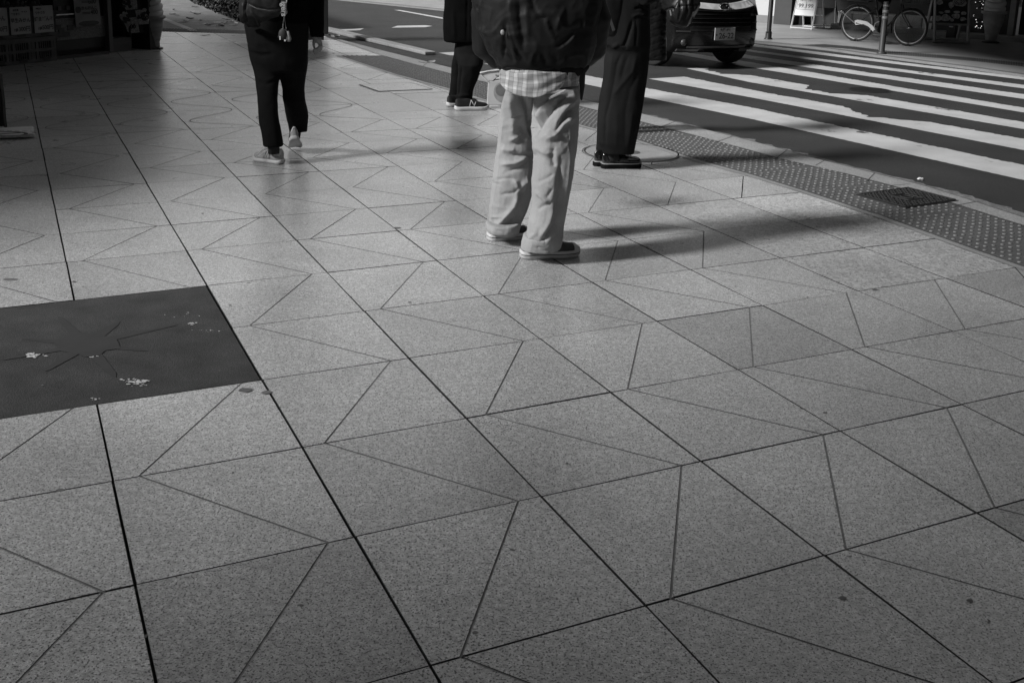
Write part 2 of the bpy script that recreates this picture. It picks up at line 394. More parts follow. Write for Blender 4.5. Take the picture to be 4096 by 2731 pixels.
# border strip of pale slabs beside it
K0 = [p + Vector((-.062, -.03, 0)) for p in K1]
bs = MB(); ribbon(bs, [p + Vector((-.058, -.028, 0)) for p in K1], [p + Vector((-.010, -.005, 0)) for p in K1], .0045, .0045, 160)
tact = struct('tactile_paving', tb, G['tactile'])
bs.build('border_strip', mat('border_granite', .27, .5, var=.15, scale=5, fine=.25, fscale=250), tact)
dm = MB()
L = [0]
for a, b_ in zip(K1[:-1], K1[1:]): L.append(L[-1] + (b_ - a).length)
s_ = 0.03
def dome(c, r, h, n=8):
    rs = [[c + Vector((r * k * math.cos(6.2832 * i / n), r * k * math.sin(6.2832 * i / n), hh * h)) for i in range(n)] for k, hh in ((1, 0), (.86, .7), (.6, 1))]
    dm.rings(rs, 0)
while s_ < L[-1] - 2.5:
    k = max(j for j in range(len(L)) if L[j] <= s_); k = min(k, len(K1) - 2)
    p = K1[k] + (K1[k + 1] - K1[k]) * ((s_ - L[k]) / (L[k + 1] - L[k])); d = (K1[k + 1] - K1[k]).normalized()
    nr = Vector((-d.y, d.x, 0))
    q = along(K2, p.y - .0) ; wdt = abs((q - p).dot(nr)) if p.y <= K2[0].y else .3
    nn = max(2, int(round((wdt - .03) / .058)))
    for i in range(nn):
        c = p + nr * (.035 + (wdt - .07) * i / max(nn - 1, 1)); c.z = .003
        if K2[0].y > c.y + .05: dome(c + Vector((random.gauss(0, .0015), random.gauss(0, .0015), 0)), .0125, .005)
    s_ += .058
dmo = dm.build('domes', G['dome'], tact, smooth=True)
kb = MB(); KB3 = [p for p in K3 if p.y <= 17.5]
ribbon(kb, K2, KB3, .005, .005, 150)
ribbon(kb, KB3, [p + Vector((.012, .006, 0)) for p in KB3], .005, ROAD_Z - .001, 150)
kerb = struct('kerb', kb, G['kerb'])
jn = MB()
for (x, y, x2, y2) in [(3097, 640, 3160, 590), (3262, 662, 3318, 630), (3470, 722, 3498, 693), (3560, 742, 3640, 735), (2405, 450, 2440, 425), (2640, 510, 2700, 486), (2868, 567, 2930, 545), (2000, 340, 2040, 318), (1690, 268, 1710, 250), (3820, 822, 3905, 806)]:
    a, b_ = at(x, y, .007), at(x2, y2, .007); d = (b_ - a).normalized(); nr = Vector((-d.y, d.x, 0)) * .003; jn.quad(a - nr, b_ - nr, b_ + nr, a + nr)
for A, o_ in ((K2, .003), (KB3, -.008)):
    for a, b_ in zip(A[:-1], A[1:]):
        d = (b_ - a).normalized(); nr = Vector((-d.y, d.x, 0)); z = Vector((0, 0, .007)); jn.quad(a - nr * .003 + nr * o_ + z, b_ - nr * .003 + nr * o_ + z, b_ + nr * .003 + nr * o_ + z, a + nr * .003 + nr * o_ + z)
jn.build('kerb_joints', G['bed'], kerb)
gt = MB(); KG = [p + Vector((.013, .006, 0)) for p in K3 if p.y < 10.5]; K4g = [p + Vector((.05, .03, 0)) for p in K4 if p.y < 10.5]
ribbon(gt, KG, K4g, ROAD_Z + .004, ROAD_Z + .004, 170, rag=.10, seed=3)
struct('gutter', gt, G['gutter'])

# crosswalk stripes
S = {1: [(1936, 214, 257), (2338, 300.5, 338), (2579, 352.7, 390.6), (3000, 430, 477), (4096, 662, 723)], 2: [(2595, 281, 317), (3000, 359, 391), (4096, 557, 603)], 3: [(2745, 256, 276), (3000, 302, 331), (4096, 490, 519)], 4: [(2600, 190, 200), (3000, 250, 271), (4096, 433, 452)], 5: [(2700, 177, 187), (3000, 223, 238), (4096, 378.5, 398)], 6: [(2800, 170, 176), (3019, 203, 211), (4096, 341.5, 356)], 7: [(2850, 154, 160), (3019, 179, 189), (4096, 310, 321)]}
for k, pts in S.items():
    far = [at(x, a, ROAD_Z) for x, a, b_ in pts]; near = [at(x, b_, ROAD_Z) for x, a, b_ in pts]
    for pl in (far, near): pl.append(pl[-1] + (pl[-1] - pl[-2]).normalized() * 3.0)
    m_ = MB(); n = 700
    d = (near[-1] - near[0]).normalized(); nr = Vector((-d.y, d.x, 0)); O = near[0]; rows = []
    co2 = lambda pl: ([(p - O).dot(d) for p in pl], [(p - O).dot(nr) for p in pl])
    (fx_, fy_), (nx_, ny_) = co2(far), co2(near)
    t0_, t1_ = max(fx_[0], nx_[0]), min(fx_[-1], nx_[-1])
    z = Vector((0, 0, .004))
    for i in range(n + 1):
        s_ = t0_ + (t1_ - t0_) * i / n; f_, e_ = float(np.interp(s_, fx_, fy_)), float(np.interp(s_, nx_, ny_)); wdt = f_ - e_
        wf = .020 * noise.noise(Vector((s_ * 1.6, k * 5.1, 0))) + .024 * noise.noise(Vector((s_ * 7, k * 3.3, 2))) + .026 * noise.noise(Vector((s_ * 26, k, 7)))
        wn = .006 * noise.noise(Vector((s_ * 4, k * 9.1, 4))) + .008 * noise.noise(Vector((s_ * 24, k, 9)))
        worn = max(0, noise.noise(Vector((s_ * 1.1, k * 2.7, 11))) - .05) * (1.6 if k == 3 else .9) * wdt if k in (2, 3, 5) else 0
        worn = min(worn, .72 * wdt)
        base = O + d * s_
        rows.append((base + nr * (f_ + wf - .012 - worn * (.8 + .4 * noise.noise(Vector((s_ * 9, k, 3))))) + z, base + nr * (e_ + wn) + z))
    for i in range(n): m_.quad(rows[i][1], rows[i + 1][1], rows[i + 1][0], rows[i][0])
    struct('crosswalk_stripe', m_, G['paint'])
# lane markings and low separator kerb on the far carriageway
def marking(pts, name='lane_marking'):
    m_ = MB(); m_.poly([at(x, y, ROAD_Z + .004) for x, y in pts]); struct(name, m_, G['paint'])
marking([(1577, 41), (1600, 41), (1770, 71), (1772, 77)])
marking([(1565, 112), (1590, 104), (1700, 102), (1730, 105), (1700, 110), (1620, 111)])
marking([(1352, 119), (1410, 117), (1456, 114), (1440, 122), (1380, 124)])
marking([(1755, 212), (1850, 207), (1900, 200), (1920, 225), (1800, 222)])
marking([(1930, 212), (1990, 225), (1990, 262), (1968, 257)])
sp = MB(); a0, a1 = at(1200, 85), at(1743, 212); b0, b1 = at(1200, 97), at(1700, 213)
top = .05
sp.prism([Vector((b0.x, b0.y, ROAD_Z)), Vector((b1.x, b1.y, ROAD_Z)), Vector((a1.x, a1.y, ROAD_Z)), Vector((a0.x, a0.y, ROAD_Z))], (0, 0, top))
struct('separator_kerb', sp, G['kerb'], bevel=.012)
dk = MB(); dk.poly([at(x, y, ROAD_Z + .003) for x, y in [(1200, 110), (1303, 132), (1700, 225), (1900, 262), (1900, 285), (1700, 247), (1500, 196), (1360, 158), (1200, 122)]])
struct('channel', dk, G['asphalt_patch'])

# path beyond the shop, with edging and a ribbed threshold strip
ph = MB(); ph.poly([Vector((-30, FAR_Y + .02, -.004)), Vector((along(K3, FAR_Y).x - .03, FAR_Y + .02, -.004)), Vector((along(K3, 45).x, 45, -.004)), Vector((-30, 45, -.004))])
struct('path', ph, G['path'])
eg = MB()
a, b_ = at(640, 70, .002), at(775, 124, .002); d = (b_ - a).normalized(); nr = Vector((-d.y, d.x, 0)) * .06
eg.quad(a - d * 2 - nr, b_ - nr, b_ + nr, a - d * 2 + nr)
a, b_ = at(800, 10, .002), at(1000, 60, .002)
struct('path_edging', eg, G['pale_edge'])
rb = MB()
for i in range(70):
    x = -6.6 + i * .05
    rb.prism([Vector((x, FAR_Y + .05, -.002)), Vector((x + .02, FAR_Y + .05, -.002)), Vector((x - .28, FAR_Y + .62, -.002)), Vector((x - .30, FAR_Y + .62, -.002))], (0, 0, .006))
struct('ribbed_threshold', rb, mat('ribbed_dark', .07, .8))

# pavement on the far side of the crossing
FK = [at(x, y, 0) for x, y in [(2900, 150), (3010, 163), (3300, 190), (3520, 220), (3900, 268), (4096, 296)]]
FK = extend(FK, 14, 12)
fp = MB(); fp.poly([p for p in reversed(FK)] + [FK[0] + Vector((8, 6, 0)), Vector((40, 30, 0)), Vector((40, -10, 0))])
struct('far_pavement', fp, G['far_pave'])
fk = MB(); FKo = [p - Vector((.12, .07, 0)) for p in FK]
ribbon(fk, FKo, [p - Vector((-.002, 0, 0)) for p in FK], .004, .004, 60); ribbon(fk, [p - Vector((.015, .008, 0)) for p in FKo], FKo, ROAD_Z - .001, .004, 60)
struct('far_kerb', fk, mat('far_kerb_stone', .12, .7, fine=.2, fscale=90))
ft = MB()
FT = [at(x, y) for x, y in [(3210, 183), (3400, 197), (3560, 219), (3750, 233), (3900, 246), (4096, 268)]]; FT2 = [at(x, y) for x, y in [(3300, 180), (3420, 190), (3560, 207), (3750, 222), (3900, 235), (4096, 255)]]
ft2 = MB(); ribbon(ft2, FT, FT2, .004, .004, 40); ftt = struct('far_tactile_paving', ft2, mat('far_tactile', .12, .7))
n = 100
for i in range(n):
    t = i / n * (len(FT) - 1); k = int(t); f = t - k
    a = FT[k].lerp(FT[k + 1], f); b_ = FT2[k].lerp(FT2[k + 1], f); d = (FT[k + 1] - FT[k]).normalized() * .012
    ft.prism([a - d + Vector((0, 0, .004)), a + d + Vector((0, 0, .004)), b_ + d + Vector((0, 0, .004)), b_ - d + Vector((0, 0, .004))], (0, 0, .006))
ft.build('ribs', mat('far_ribs', .05, .7), ftt)
# ------------------------------------------------------------------ large buildings
G['concrete'] = mat('concrete', .22, .8, var=.12, scale=1.5)
G['dark_wall'] = mat('dark_wall', .03, .6, var=.2, scale=3)
G['white_wall'] = mat('white_wall', .42, .7, var=.05, scale=2)
G['glass'] = mat('window_glass', .02, .08, spec=.6)
# tall block on the shop side, outside the frame: added to shade the shop front
bl = empty('shade_block', (-12.35, 1.2, 0), 0, 'unseen grey block added left of the pavement to shade the stall', 'building')
m_ = MB(); m_.prism([(0.6, 0, 0), (.2, 6, 0), (-3.5, 14, 0), (-14, 14, 0), (-14, 0, 0)], (0, 0, 8.0)); m_.build('wall', G['concrete'], bl)
for fl in range(3):
    q = MB()
    q.box((-6, -.02, 1.6 + fl * 2.4), (9, .08, 1.3)); q.build('window', G['glass'], bl)
# building across the street with an added low canopy
FP = Vector((7.29, 21.15, 0)); FDIR = Vector((.78, -.626, 0)).normalized(); FN = Vector((-FDIR.y, FDIR.x, 0))   # FN points away from us
def fac(t, d=0.0, z=0.0): return FP + FDIR * t + FN * d + Vector((0, 0, z))
def fbox(mb_, t0, t1, z0, z1, d0, d1, mi=0):
    c = fac((t0 + t1) / 2, (d0 + d1) / 2, (z0 + z1) / 2)
    R_ = Matrix(((FDIR.x, FN.x, 0), (FDIR.y, FN.y, 0), (0, 0, 1)))
    mb_.box(c, (t1 - t0, d1 - d0, z1 - z0), R_, mi)
def tx(px_, d=0.0):
    """facade coordinate t of the facade point seen in pixel column px_"""
    lo, hi = -8, 12
    for _ in range(50):
        m0 = (lo + hi) / 2
        if topx(fac(m0, d, .3))[0] < px_: lo = m0
        else: hi = m0
    return lo
# unseen tower added behind the photographer: its edge throws the soft shade over the near slabs
_e = Vector((0, 4.1, 0)) - SUN_DIR * 22
tw_ = empty('shade_tower', (_e.x, _e.y, 0), 0, 'unseen grey tower added far behind the photographer to shade the near slabs', 'building')
P = Vector((SUN_DIR.y, -SUN_DIR.x, 0)); Q = -SUN_DIR
m_ = MB(); m_.prism([Vector((0, 0, 0)), P * 40, P * 40 + Q * 10, Q * 10], (0, 0, 34)); m_.build('wall', G['concrete'], tw_)

pb_ = empty('sheen_reflector', (-20, 62, 0), 0, 'unseen pale block added far down the street to brighten the paving sheen', 'building')  # reflector added out of view; its lit face brightens the paving sheen
m_ = MB(); m_.box((9.5, 5, 17), (25, 10, 34)); m_.build('wall', mat('sheen_reflector_pale', .75, .7, var=.05), pb_)
db_ = empty('sheen_blocker', (-50, 62, 0), 0, 'unseen dark block added left of the pale one to darken paving reflections', 'building')  # added out of view so the left slabs reflect something dark
m_ = MB(); m_.box((-1, 6, 17), (65, 10, 34)); m_.build('wall', mat('sheen_blocker_dark', .04, .8, var=.05), db_)
cb2 = empty('sky_blocker', (20, 4, 0), 0, 'unseen tall dark block added right of the crossing to cut skylight', 'building')  # added out of view to block skylight from the right
m_ = MB(); m_.prism([(-3, 6, 0), (-5, -30, 0), (15, -30, 0), (15, 10, 0)], (0, 0, 28)); m_.build('wall', G['dark_wall'], cb2)
shopb = empty('street_building', fac(0), 0, 'dark shop building across the street with white wall section, shutters and step', 'building')
shopb.rotation_euler = (0, 0, 0)
def child(mb_, name, m, parent, **k):
    o = mb_.build(name, m, **k); o.parent = parent; o.matrix_parent_inverse = Matrix.Translation(-parent.location); return o
G['shutter'] = mat('dark_shutter', .018, .55, var=.2, scale=8)
G['step'] = mat('step_stone', .3, .7, var=.2, scale=6)
G['panel'] = mat('grey_plinth', .16, .7, var=.1, scale=4)
tW, tC, tD = tx(3108), tx(3175), tx(3330)
m_ = MB(); fbox(m_, -9, tW, .16, 4, .0, .3); child(m_, 'white_wall', G['white_wall'], shopb)
m_ = MB(); fbox(m_, -9, tW, 0.0, .16, -.03, .28); child(m_, 'plinth', G['panel'], shopb)
m_ = MB(); fbox(m_, tW, tC, 0, 4, -.12, .3); child(m_, 'column', G['dark_wall'], shopb)
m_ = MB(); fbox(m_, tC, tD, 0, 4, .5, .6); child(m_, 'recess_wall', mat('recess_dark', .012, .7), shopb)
t2, t3 = tx(3700), tx(4020)
m_ = MB()
fbox(m_, tD, t2, .34, 4, .35, .5)
for i in range(14): fbox(m_, tD, t2, .36 + i * .09, .43 + i * .09, .335, .345)
child(m_, 'shutter', G['shutter'], shopb)
m_ = MB(); fbox(m_, tD, 14, 0, .09, -.05, .5); child(m_, 'step', G['step'], shopb, bevel=.01)
m_ = MB(); G['block'] = mat('pale_block', .42, .8, var=.2, scale=8); fbox(m_, tD + .02, tx(3410, .3), .10, .30, .25, .34); child(m_, 'concrete_block', G['block'], shopb)
m_ = MB(); fbox(m_, tx(3605, .3), tx(3690, .3), .10, .33, .25, .34); child(m_, 'concrete_block', G['block'], shopb)
m_ = MB(); fbox(m_, tD + .02, t2, .305, .33, .22, .34); child(m_, 'step_trim', mat('bright_trim', .4, .4), shopb)
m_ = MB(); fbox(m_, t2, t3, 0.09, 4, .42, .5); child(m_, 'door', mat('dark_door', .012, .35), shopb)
m_ = MB(); fbox(m_, t2 + .05, t3, 0.09, .34, .36, .41); child(m_, 'door_sill', mat('dim_sill', .04, .6), shopb)
m_ = MB(); fbox(m_, t3, t3 + .10, 0.09, 4, .2, .4); child(m_, 'door_frame', mat('grey_frame', .28, .5), shopb)
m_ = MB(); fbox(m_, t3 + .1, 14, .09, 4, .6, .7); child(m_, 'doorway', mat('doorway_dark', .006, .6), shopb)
m_ = MB(); fbox(m_, -9, 14, 3.0, 20, .31, 5); child(m_, 'upper_wall', G['concrete'], shopb)
# canopy over the far pavement, added above the frame to shade the shop fronts
m_ = MB(); m_.prism([(_p + Vector((0, 0, 2.7 - _p.z)) - shopb.location * 0) for _p in (Vector((2.2, 19.7, 0)), Vector((3.0, 14.5, 0)), Vector((3.4, 12.4, 0)), Vector((5.2, 8.2, 0)), Vector((20, 8, 0)), fac(14), fac(tx(3090)))], (0, 0, .25))
child(m_, 'shade_canopy', mat('shade_canopy_underside', .03, .8), shopb)
po = empty('notice_poster', fac(tx(4060, .55), .55, 0), 0, 'pale printed notice hung in dark doorway right of cone statue', 'poster')
m_ = MB(); fbox(m_, tx(4042, .55), tx(4078, .55), .66, 1.1, .5, .512); o = child(m_, 'paper', mat('notice_paper', .6, .6, var=.3, scale=40), po)

# ------------------------------------------------------------------ far street furniture
G['black_metal'] = mat('black_metal', .012, .45, var=.2, scale=10)
G['steel'] = mat('steel', .45, .3, metal=.9, var=.1)
G['alu'] = mat('pale_frame', .45, .45, var=.1, scale=20)
p = at(3073, 158); b_ = empty('post', p, 0, 'tall slim black post by the kerb beside white wall', 'post')
m_ = MB(); m_.lathe([(.075, 0), (.07, .02), (.055, .025), (.055, .13), (.040, .14), (.038, 3.0), (.0, 3.0)], 16); m_.build('pole', G['black_metal'], b_, smooth=True, bevel=.003)
m_ = MB(); m_.tube([(-.05, -.045, .135), (-.065, -.06, .15)], .014, 8); m_.build('bolt', G['steel'], b_)
p = at(3525, 216); b_ = empty('bollard', p, 0, 'dark bollard with paler reflective bands in front of bicycle', 'bollard')
zt = atY(3543, 6.8, p.y).z
m_ = MB(); m_.lathe([(.075, 0), (.07, .03), (.046, .035), (.043, zt - .01), (.03, zt), (0, zt)], 18); m_.build('pole', mat('bollard_grey', .03, .5), b_, smooth=True, bevel=.002)
mb_ = mat('reflective_band', .14, .5, var=.25, scale=30)
for y0, y1 in ((12, 20), (33, 46), (58, 72)):
    za, zb_ = atY(3540, y1 + 8, p.y).z, atY(3540, y0 + 8, p.y).z
    m_ = MB(); m_.lathe([(.044, za), (.0465, za), (.0465, zb_), (.044, zb_)], 18); m_.build('reflective_band', mb_, b_, smooth=True)
# white price board
def aframe(name, base_px, pw, label, board_m, frame_m, zb, h=1.15, lean=.22, lw=.03):
    a, b__ = at(*base_px[0]), at(*base_px[1])
    d = (b__ - a); d.z = 0; wd = d.length if pw is None else pw
    r = empty(name, (a + b__) / 2, math.atan2(d.y, d.x), label, 'sign')
    hw = wd / 2
    for sgn, yb in ((0, 0.0), (1, .62)):
        f_ = MB(); yt = .31 if not sgn else .33
        P_ = lambda x, z: Vector((x, yb + (yt - yb) * z / h, z))
        for x in (-hw + lw / 2, hw - lw / 2): f_.tube([P_(x, 0), P_(x, h)], lw * .55, 4)
        f_.tube([P_(-hw, .02), P_(hw, .02)], lw * .6, 4); f_.tube([P_(-hw, zb), P_(hw, zb)], lw * .45, 4)
        f_.build('frame', frame_m, r)
    bm_ = MB(); P_ = lambda x, z, o=0: Vector((x, .31 * z / h + o, z))
    bm_.prism([P_(-hw + lw, zb, -.012), P_(hw - lw, zb, -.012), P_(hw - lw, h, -.012), P_(-hw + lw, h, -.012)], (0, .015, 0))
    bo = bm_.build('panel', board_m, r)
    return r, wd, (lambda x, z, o=0: P_(x, z, o - .014)), bo
G['board_white'] = mat('white_board', .62, .5, var=.05)
r, wd, P_, bo = aframe('price_sign', [(3165, 116), (3243, 122)], .46, 'white A-frame price board reading 99 and 199', G['board_white'], mat('white_frame', .5, .5), .27, .95)
ink = mat('pen_ink', .07, .7)
for s_, x, z, sz in (('99.', -.085, .45, .115), ('199.', .085, .45, .115), ('ル', -.10, .565, .075), ('ぎ', -.03, .565, .06), ('ル', .06, .565, .075), ('。', .13, .57, .06)):
    t = text(s_, sz, ink, r, 'price_lettering'); t.matrix_local = frame_matrix(t, P_(x, z, -.003), (1, 0, 0), (0, .31, .95))
ln = MB()
for (x0, z0, x1, z1) in ((-.18, .385, .18, .385), (-.18, .385, -.18, .9), (.0, .385, .0, .9)):
    ln.tube([P_(x0, z0, -.002), P_(x1, z1, -.002)], .0022, 4)
ln.build('ruled_lines', ink, r)
r, wd, P_, bo = aframe('chalkboard_sign', [(3262, 106), (3325, 108)], .5, 'dark folding chalkboard with brown frame behind white price board', mat('chalkboard', .02, .7), mat('brown_frame', .06, .6), .38, .95)
r, wd, P_, bo = aframe('food_photo_sign', [(3731, 172), (3877, 177)], None, 'grey-framed A-frame board with food photographs beside cone statue', mat('photo_dark', .02, .5, var=.5, scale=9), mat('grey_sign_frame', .32, .5), .33, 1.0, lw=.05)
G['food'] = mat('food_print', .38, .5, var=.5, scale=25); rnd = random.Random(5)
for x, z, rx, rz in [(-.24, .42, .07, .05), (-.10, .43, .09, .065), (.07, .47, .08, .05), (.19, .42, .06, .035), (-.19, .52, .05, .02), (-.08, .54, .06, .025), (.08, .54, .06, .02), (.2, .52, .05, .03), (.12, .70, .13, .08), (-.22, .7, .07, .05), (-.02, .66, .05, .06), (.0, .4, .04, .03)]:
    fd = MB(); fd.poly([P_(x + rx * rnd.uniform(.8, 1.1) * math.cos(6.28 * i / 12), z + rz * rnd.uniform(.75, 1.15) * math.sin(6.28 * i / 12), -.003 - .0001 * len(fd.f)) for i in range(12)]); fd.build('food_photo', G['food'], r)
fl = MB()
for i in range(2): fl.tube([P_(.12 + .08 * math.cos(a_ / 3) * (1 - i * .4), .72 + .05 * math.sin(a_ / 3) * (1 - i * .4), -.006) for a_ in range(20)], .006, 4)
fl.build('bowl_print', mat('bowl_dark', .02, .5), r)
# dark crate with label behind the food sign
c0 = fac(tx(3812, -.55), -.55); bx = empty('storage_box', c0, math.atan2(FDIR.y, FDIR.x), 'black storage box with white tag behind the food photograph board', 'box')
m_ = MB(); m_.box((0, 0, .13), (.16, .16, .26)); m_.build('body', G['black_metal'], bx, bevel=.01)
m_ = MB(); m_.box((0, -.083, .235), (.075, .004, .02)); m_.build('tag', mat('white_tag', .6, .6), bx)
# cone statues
G['cream'] = mat('soft_serve', .42, .45, var=.05, scale=4)
G['cone'] = mat('wafer_cone', .34, .6, var=.1, scale=10)
def cone_statue(p, label, s, m_c, m_k, group=None, dark_band=False):
    r = empty('cone_statue', p, .4, label, 'statue', group)
    m_ = MB(); m_.lathe([(.15 * s, 0), (.15 * s, .02), (.10 * s, .03), (0, .03)], 20); m_.build('base', G['black_metal'], r)
    prof = [(.09, .03), (.095, .06)] + [q for i in range(5) for q in ((.10 + .017 * i, .1 + .07 * i), (.103 + .017 * i, .105 + .07 * i), (.100 + .017 * i, .115 + .07 * i))] + [(.175, .50), (.215, .52), (.22, .56), (.20, .565), (0, .565)]
    m_ = MB(); m_.lathe([(a * s, b * s) for a, b in prof], 24); m_.build('cone', m_k, r, smooth=True)
    prof = []
    for k, (rr, zz) in enumerate([(.185, .60), (.18, .70), (.155, .80), (.13, .89), (.10, .97), (.06, 1.04)]):
        for a in range(-3, 4): prof.append((rr - .035 + .035 * math.cos(a * .45), zz + .052 * math.sin(a * .45)))
    prof += [(.02, 1.12), (0, 1.13)]
    n = 28; rs = []
    for R0, zz in prof: rs.append([Vector((R0 * s * math.cos(6.2832 * k / n), R0 * s * math.sin(6.2832 * k / n), (zz + .035 * math.sin(6.2832 * k / n + .8)) * s)) for k in range(n)])
    m_ = MB(); m_.rings(rs); m_.build('swirl', m_c, r, smooth=True)
    return r
cone_statue(at(3962, 172), 'tall ice cream cone statue at the doorway right of food sign', 1.0, mat('swirl_dim', .62, .5, var=.05), G['cone'])
# fairy lights on a dark plant between sign and statue
fl = empty('fairy_lights', fac(tx(3920, .2), .2), 0, 'string of tiny lit bulbs hanging between food sign and cone statue', 'lights')
G['bulb'] = mat('bulb_glow', .8, .4, emit=1.2); wire = MB(); prev = None; rnd = random.Random(3)
for (x, y, s_) in [(3904, 80, 7), (3906, 89, 4), (3908, 91, 4), (3907, 105, 8), (3902, 109, 7), (3926, 106, 7), (3922, 113, 6), (3929, 89, 5), (3913, 113, 4), (3932, 20, 7), (3953, 20, 7), (3956, 15, 6), (3902, 10, 6), (3934, 6, 4), (3927, 15, 4), (3920, 7, 4), (3928, 34, 4), (3908, 34, 4), (4023, 8, 6), (3895, 61, 4), (3895, 66, 4)]:
    q = atY(x, y, fac(tx(x, .1), .1).y); m_ = MB(); m_.blob(q, s_ * .0011, 4); child(m_, 'bulb', G['bulb'], fl)
    if prev is not None: wire.tube([prev, (prev + q) / 2 - Vector((0, 0, .02)), q], .003, 4)
    prev = q
child(wire, 'wire', G['black_metal'], fl)

# utility cabinet behind the walking person, and hedge by the path
p = at(1240, 156); cb = empty('utility_cabinet', p, YAW * -1 - .2, 'dark utility cabinet standing on the pavement behind the walking person', 'cabinet')
rm = Matrix.Rotation(0, 3, 'Z')
m_ = MB(); m_.box((0, 0, .045), (.40, .36, .09)); m_.build('base', G['dark_wall'], cb)
m_ = MB(); m_.box((.02, 0, .74), (.50, .42, 1.30)); cbo = m_.build('body', mat('cabinet_paint', .025, .5), cb, bevel=.012)
m_ = MB()
for i in range(4): m_.box((-.19 + i * .12, -.2115, .74), (.006, .004, 1.2))
m_.build('ribs', G['black_metal'], cb)
G['leaf_dark'] = mat('hedge_leaf', .012, .6, var=.5, scale=20)
hd = empty('hedge', at(900, 60), 0, 'dark clipped hedge along the leaf-strewn path behind the walking person', 'hedge')
m_ = MB(); rnd = random.Random(2)
h0, h1 = at(985, 112), at(690, -18)
dv = (h1 - h0).normalized(); nv = Vector((-dv.y, dv.x, 0)); nv = nv if nv.x > 0 else -nv
for i in range(9000):
    t = rnd.uniform(0, 7.0); s_ = rnd.uniform(0, 1.0); z = rnd.uniform(.02, .9 + .08 * noise.noise(Vector((t * 2, s_ * 2, 0))))
    if rnd.random() < .6: s_ = abs(rnd.gauss(0, .06)) + .05 * noise.noise(Vector((t * 3, z * 3, 1))) + .04
    c = h0 + dv * t + nv * s_ + Vector((0, 0, z)); a_ = Vector((rnd.gauss(0, 1), rnd.gauss(0, 1), rnd.gauss(0, 1))).normalized(); b_ = a_.orthogonal().normalized(); l = rnd.uniform(.018, .04)
    m_.quad(c - a_ * l, c + b_ * l * .5, c + a_ * l, c - b_ * l * .5)
child(m_, 'leaves', G['leaf_dark'], hd)
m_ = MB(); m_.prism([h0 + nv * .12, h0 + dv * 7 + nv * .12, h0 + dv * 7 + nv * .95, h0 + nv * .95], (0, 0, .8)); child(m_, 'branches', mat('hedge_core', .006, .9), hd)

# ------------------------------------------------------------------ shop stall on the left
KA, KB_ = at(0, 268), at(226, 243); KD = (KB_ - KA); KD.z = 0; KD.normalize(); KN = Vector((-KD.y, KD.x, 0))   # KN points into the shop
if KN.x > 0: KN = -KN
KR = Matrix(((KD.x, KN.x, 0), (KD.y, KN.y, 0), (0, 0, 1)))
def kp(t, d, z): return KA + KD * t + KN * d + Vector((0, 0, z))
def kx(px_, d=0.0):
    lo, hi = -3, 8
    for _ in range(50):
        m0 = (lo + hi) / 2
        if topx(kp(m0, d, .2))[0] < px_: lo = m0
        else: hi = m0
    return lo
def kz(px_, py_, d=0.0):
    t = kx(px_, d)
    for _ in range(4):
        P0 = kp(t, d, 0); q = atY(px_, py_, P0.y)
        lo, hi = -3, 8
        for _ in range(40):
            m0 = (lo + hi) / 2
            if topx(kp(m0, d, q.z))[0] < px_: lo = m0
            else: hi = m0
        t = lo
    return t, atY(px_, py_, kp(t, d, 0).y).z
def kbox(mb_, t0, t1, z0, z1, d0, d1, mi=0): mb_.box(kp((t0 + t1) / 2, (d0 + d1) / 2, (z0 + z1) / 2), (t1 - t0, d1 - d0, z1 - z0), KR, mi)
kang = math.atan2(KD.y, KD.x)
G['crate'] = mat('grey_crate', .06, .55, var=.2, scale=8)
G['card'] = mat('price_card', .36, .6, var=.08, scale=10)
G['ink'] = mat('card_ink', .02, .7)
G['ink_mid'] = mat('card_ink_red', .085, .7)
# back wall and end wall
sb = empty('shop_stall', kp(2, .5, 0), 0, 'low dark fruit shop front with black end wall at the left edge', 'shop')
tE, _ = kz(645, 182)
m_ = MB(); kbox(m_, -4, tE, 0, 1.30, .62, .72); child(m_, 'back_wall', mat('stall_wall', .008, .8), sb)
m_ = MB(); kbox(m_, kx(603), tE - .004, 0, 1.3, .02, .62); child(m_, 'end_wall', mat('end_wall_black', .012, .6, var=.2, scale=3), sb)
m_ = MB(); kbox(m_, -4, kx(445), 0, .04, .05, .62); child(m_, 'threshold', G['dark_wall'], sb)
m_ = MB(); kbox(m_, -4.5, tE - .1, 1.16, 1.22, -1.4, .7); child(m_, 'shade_board', mat('shade_board_dark', .02, .8), sb)  # low board added above the frame to deepen shade on the stall front
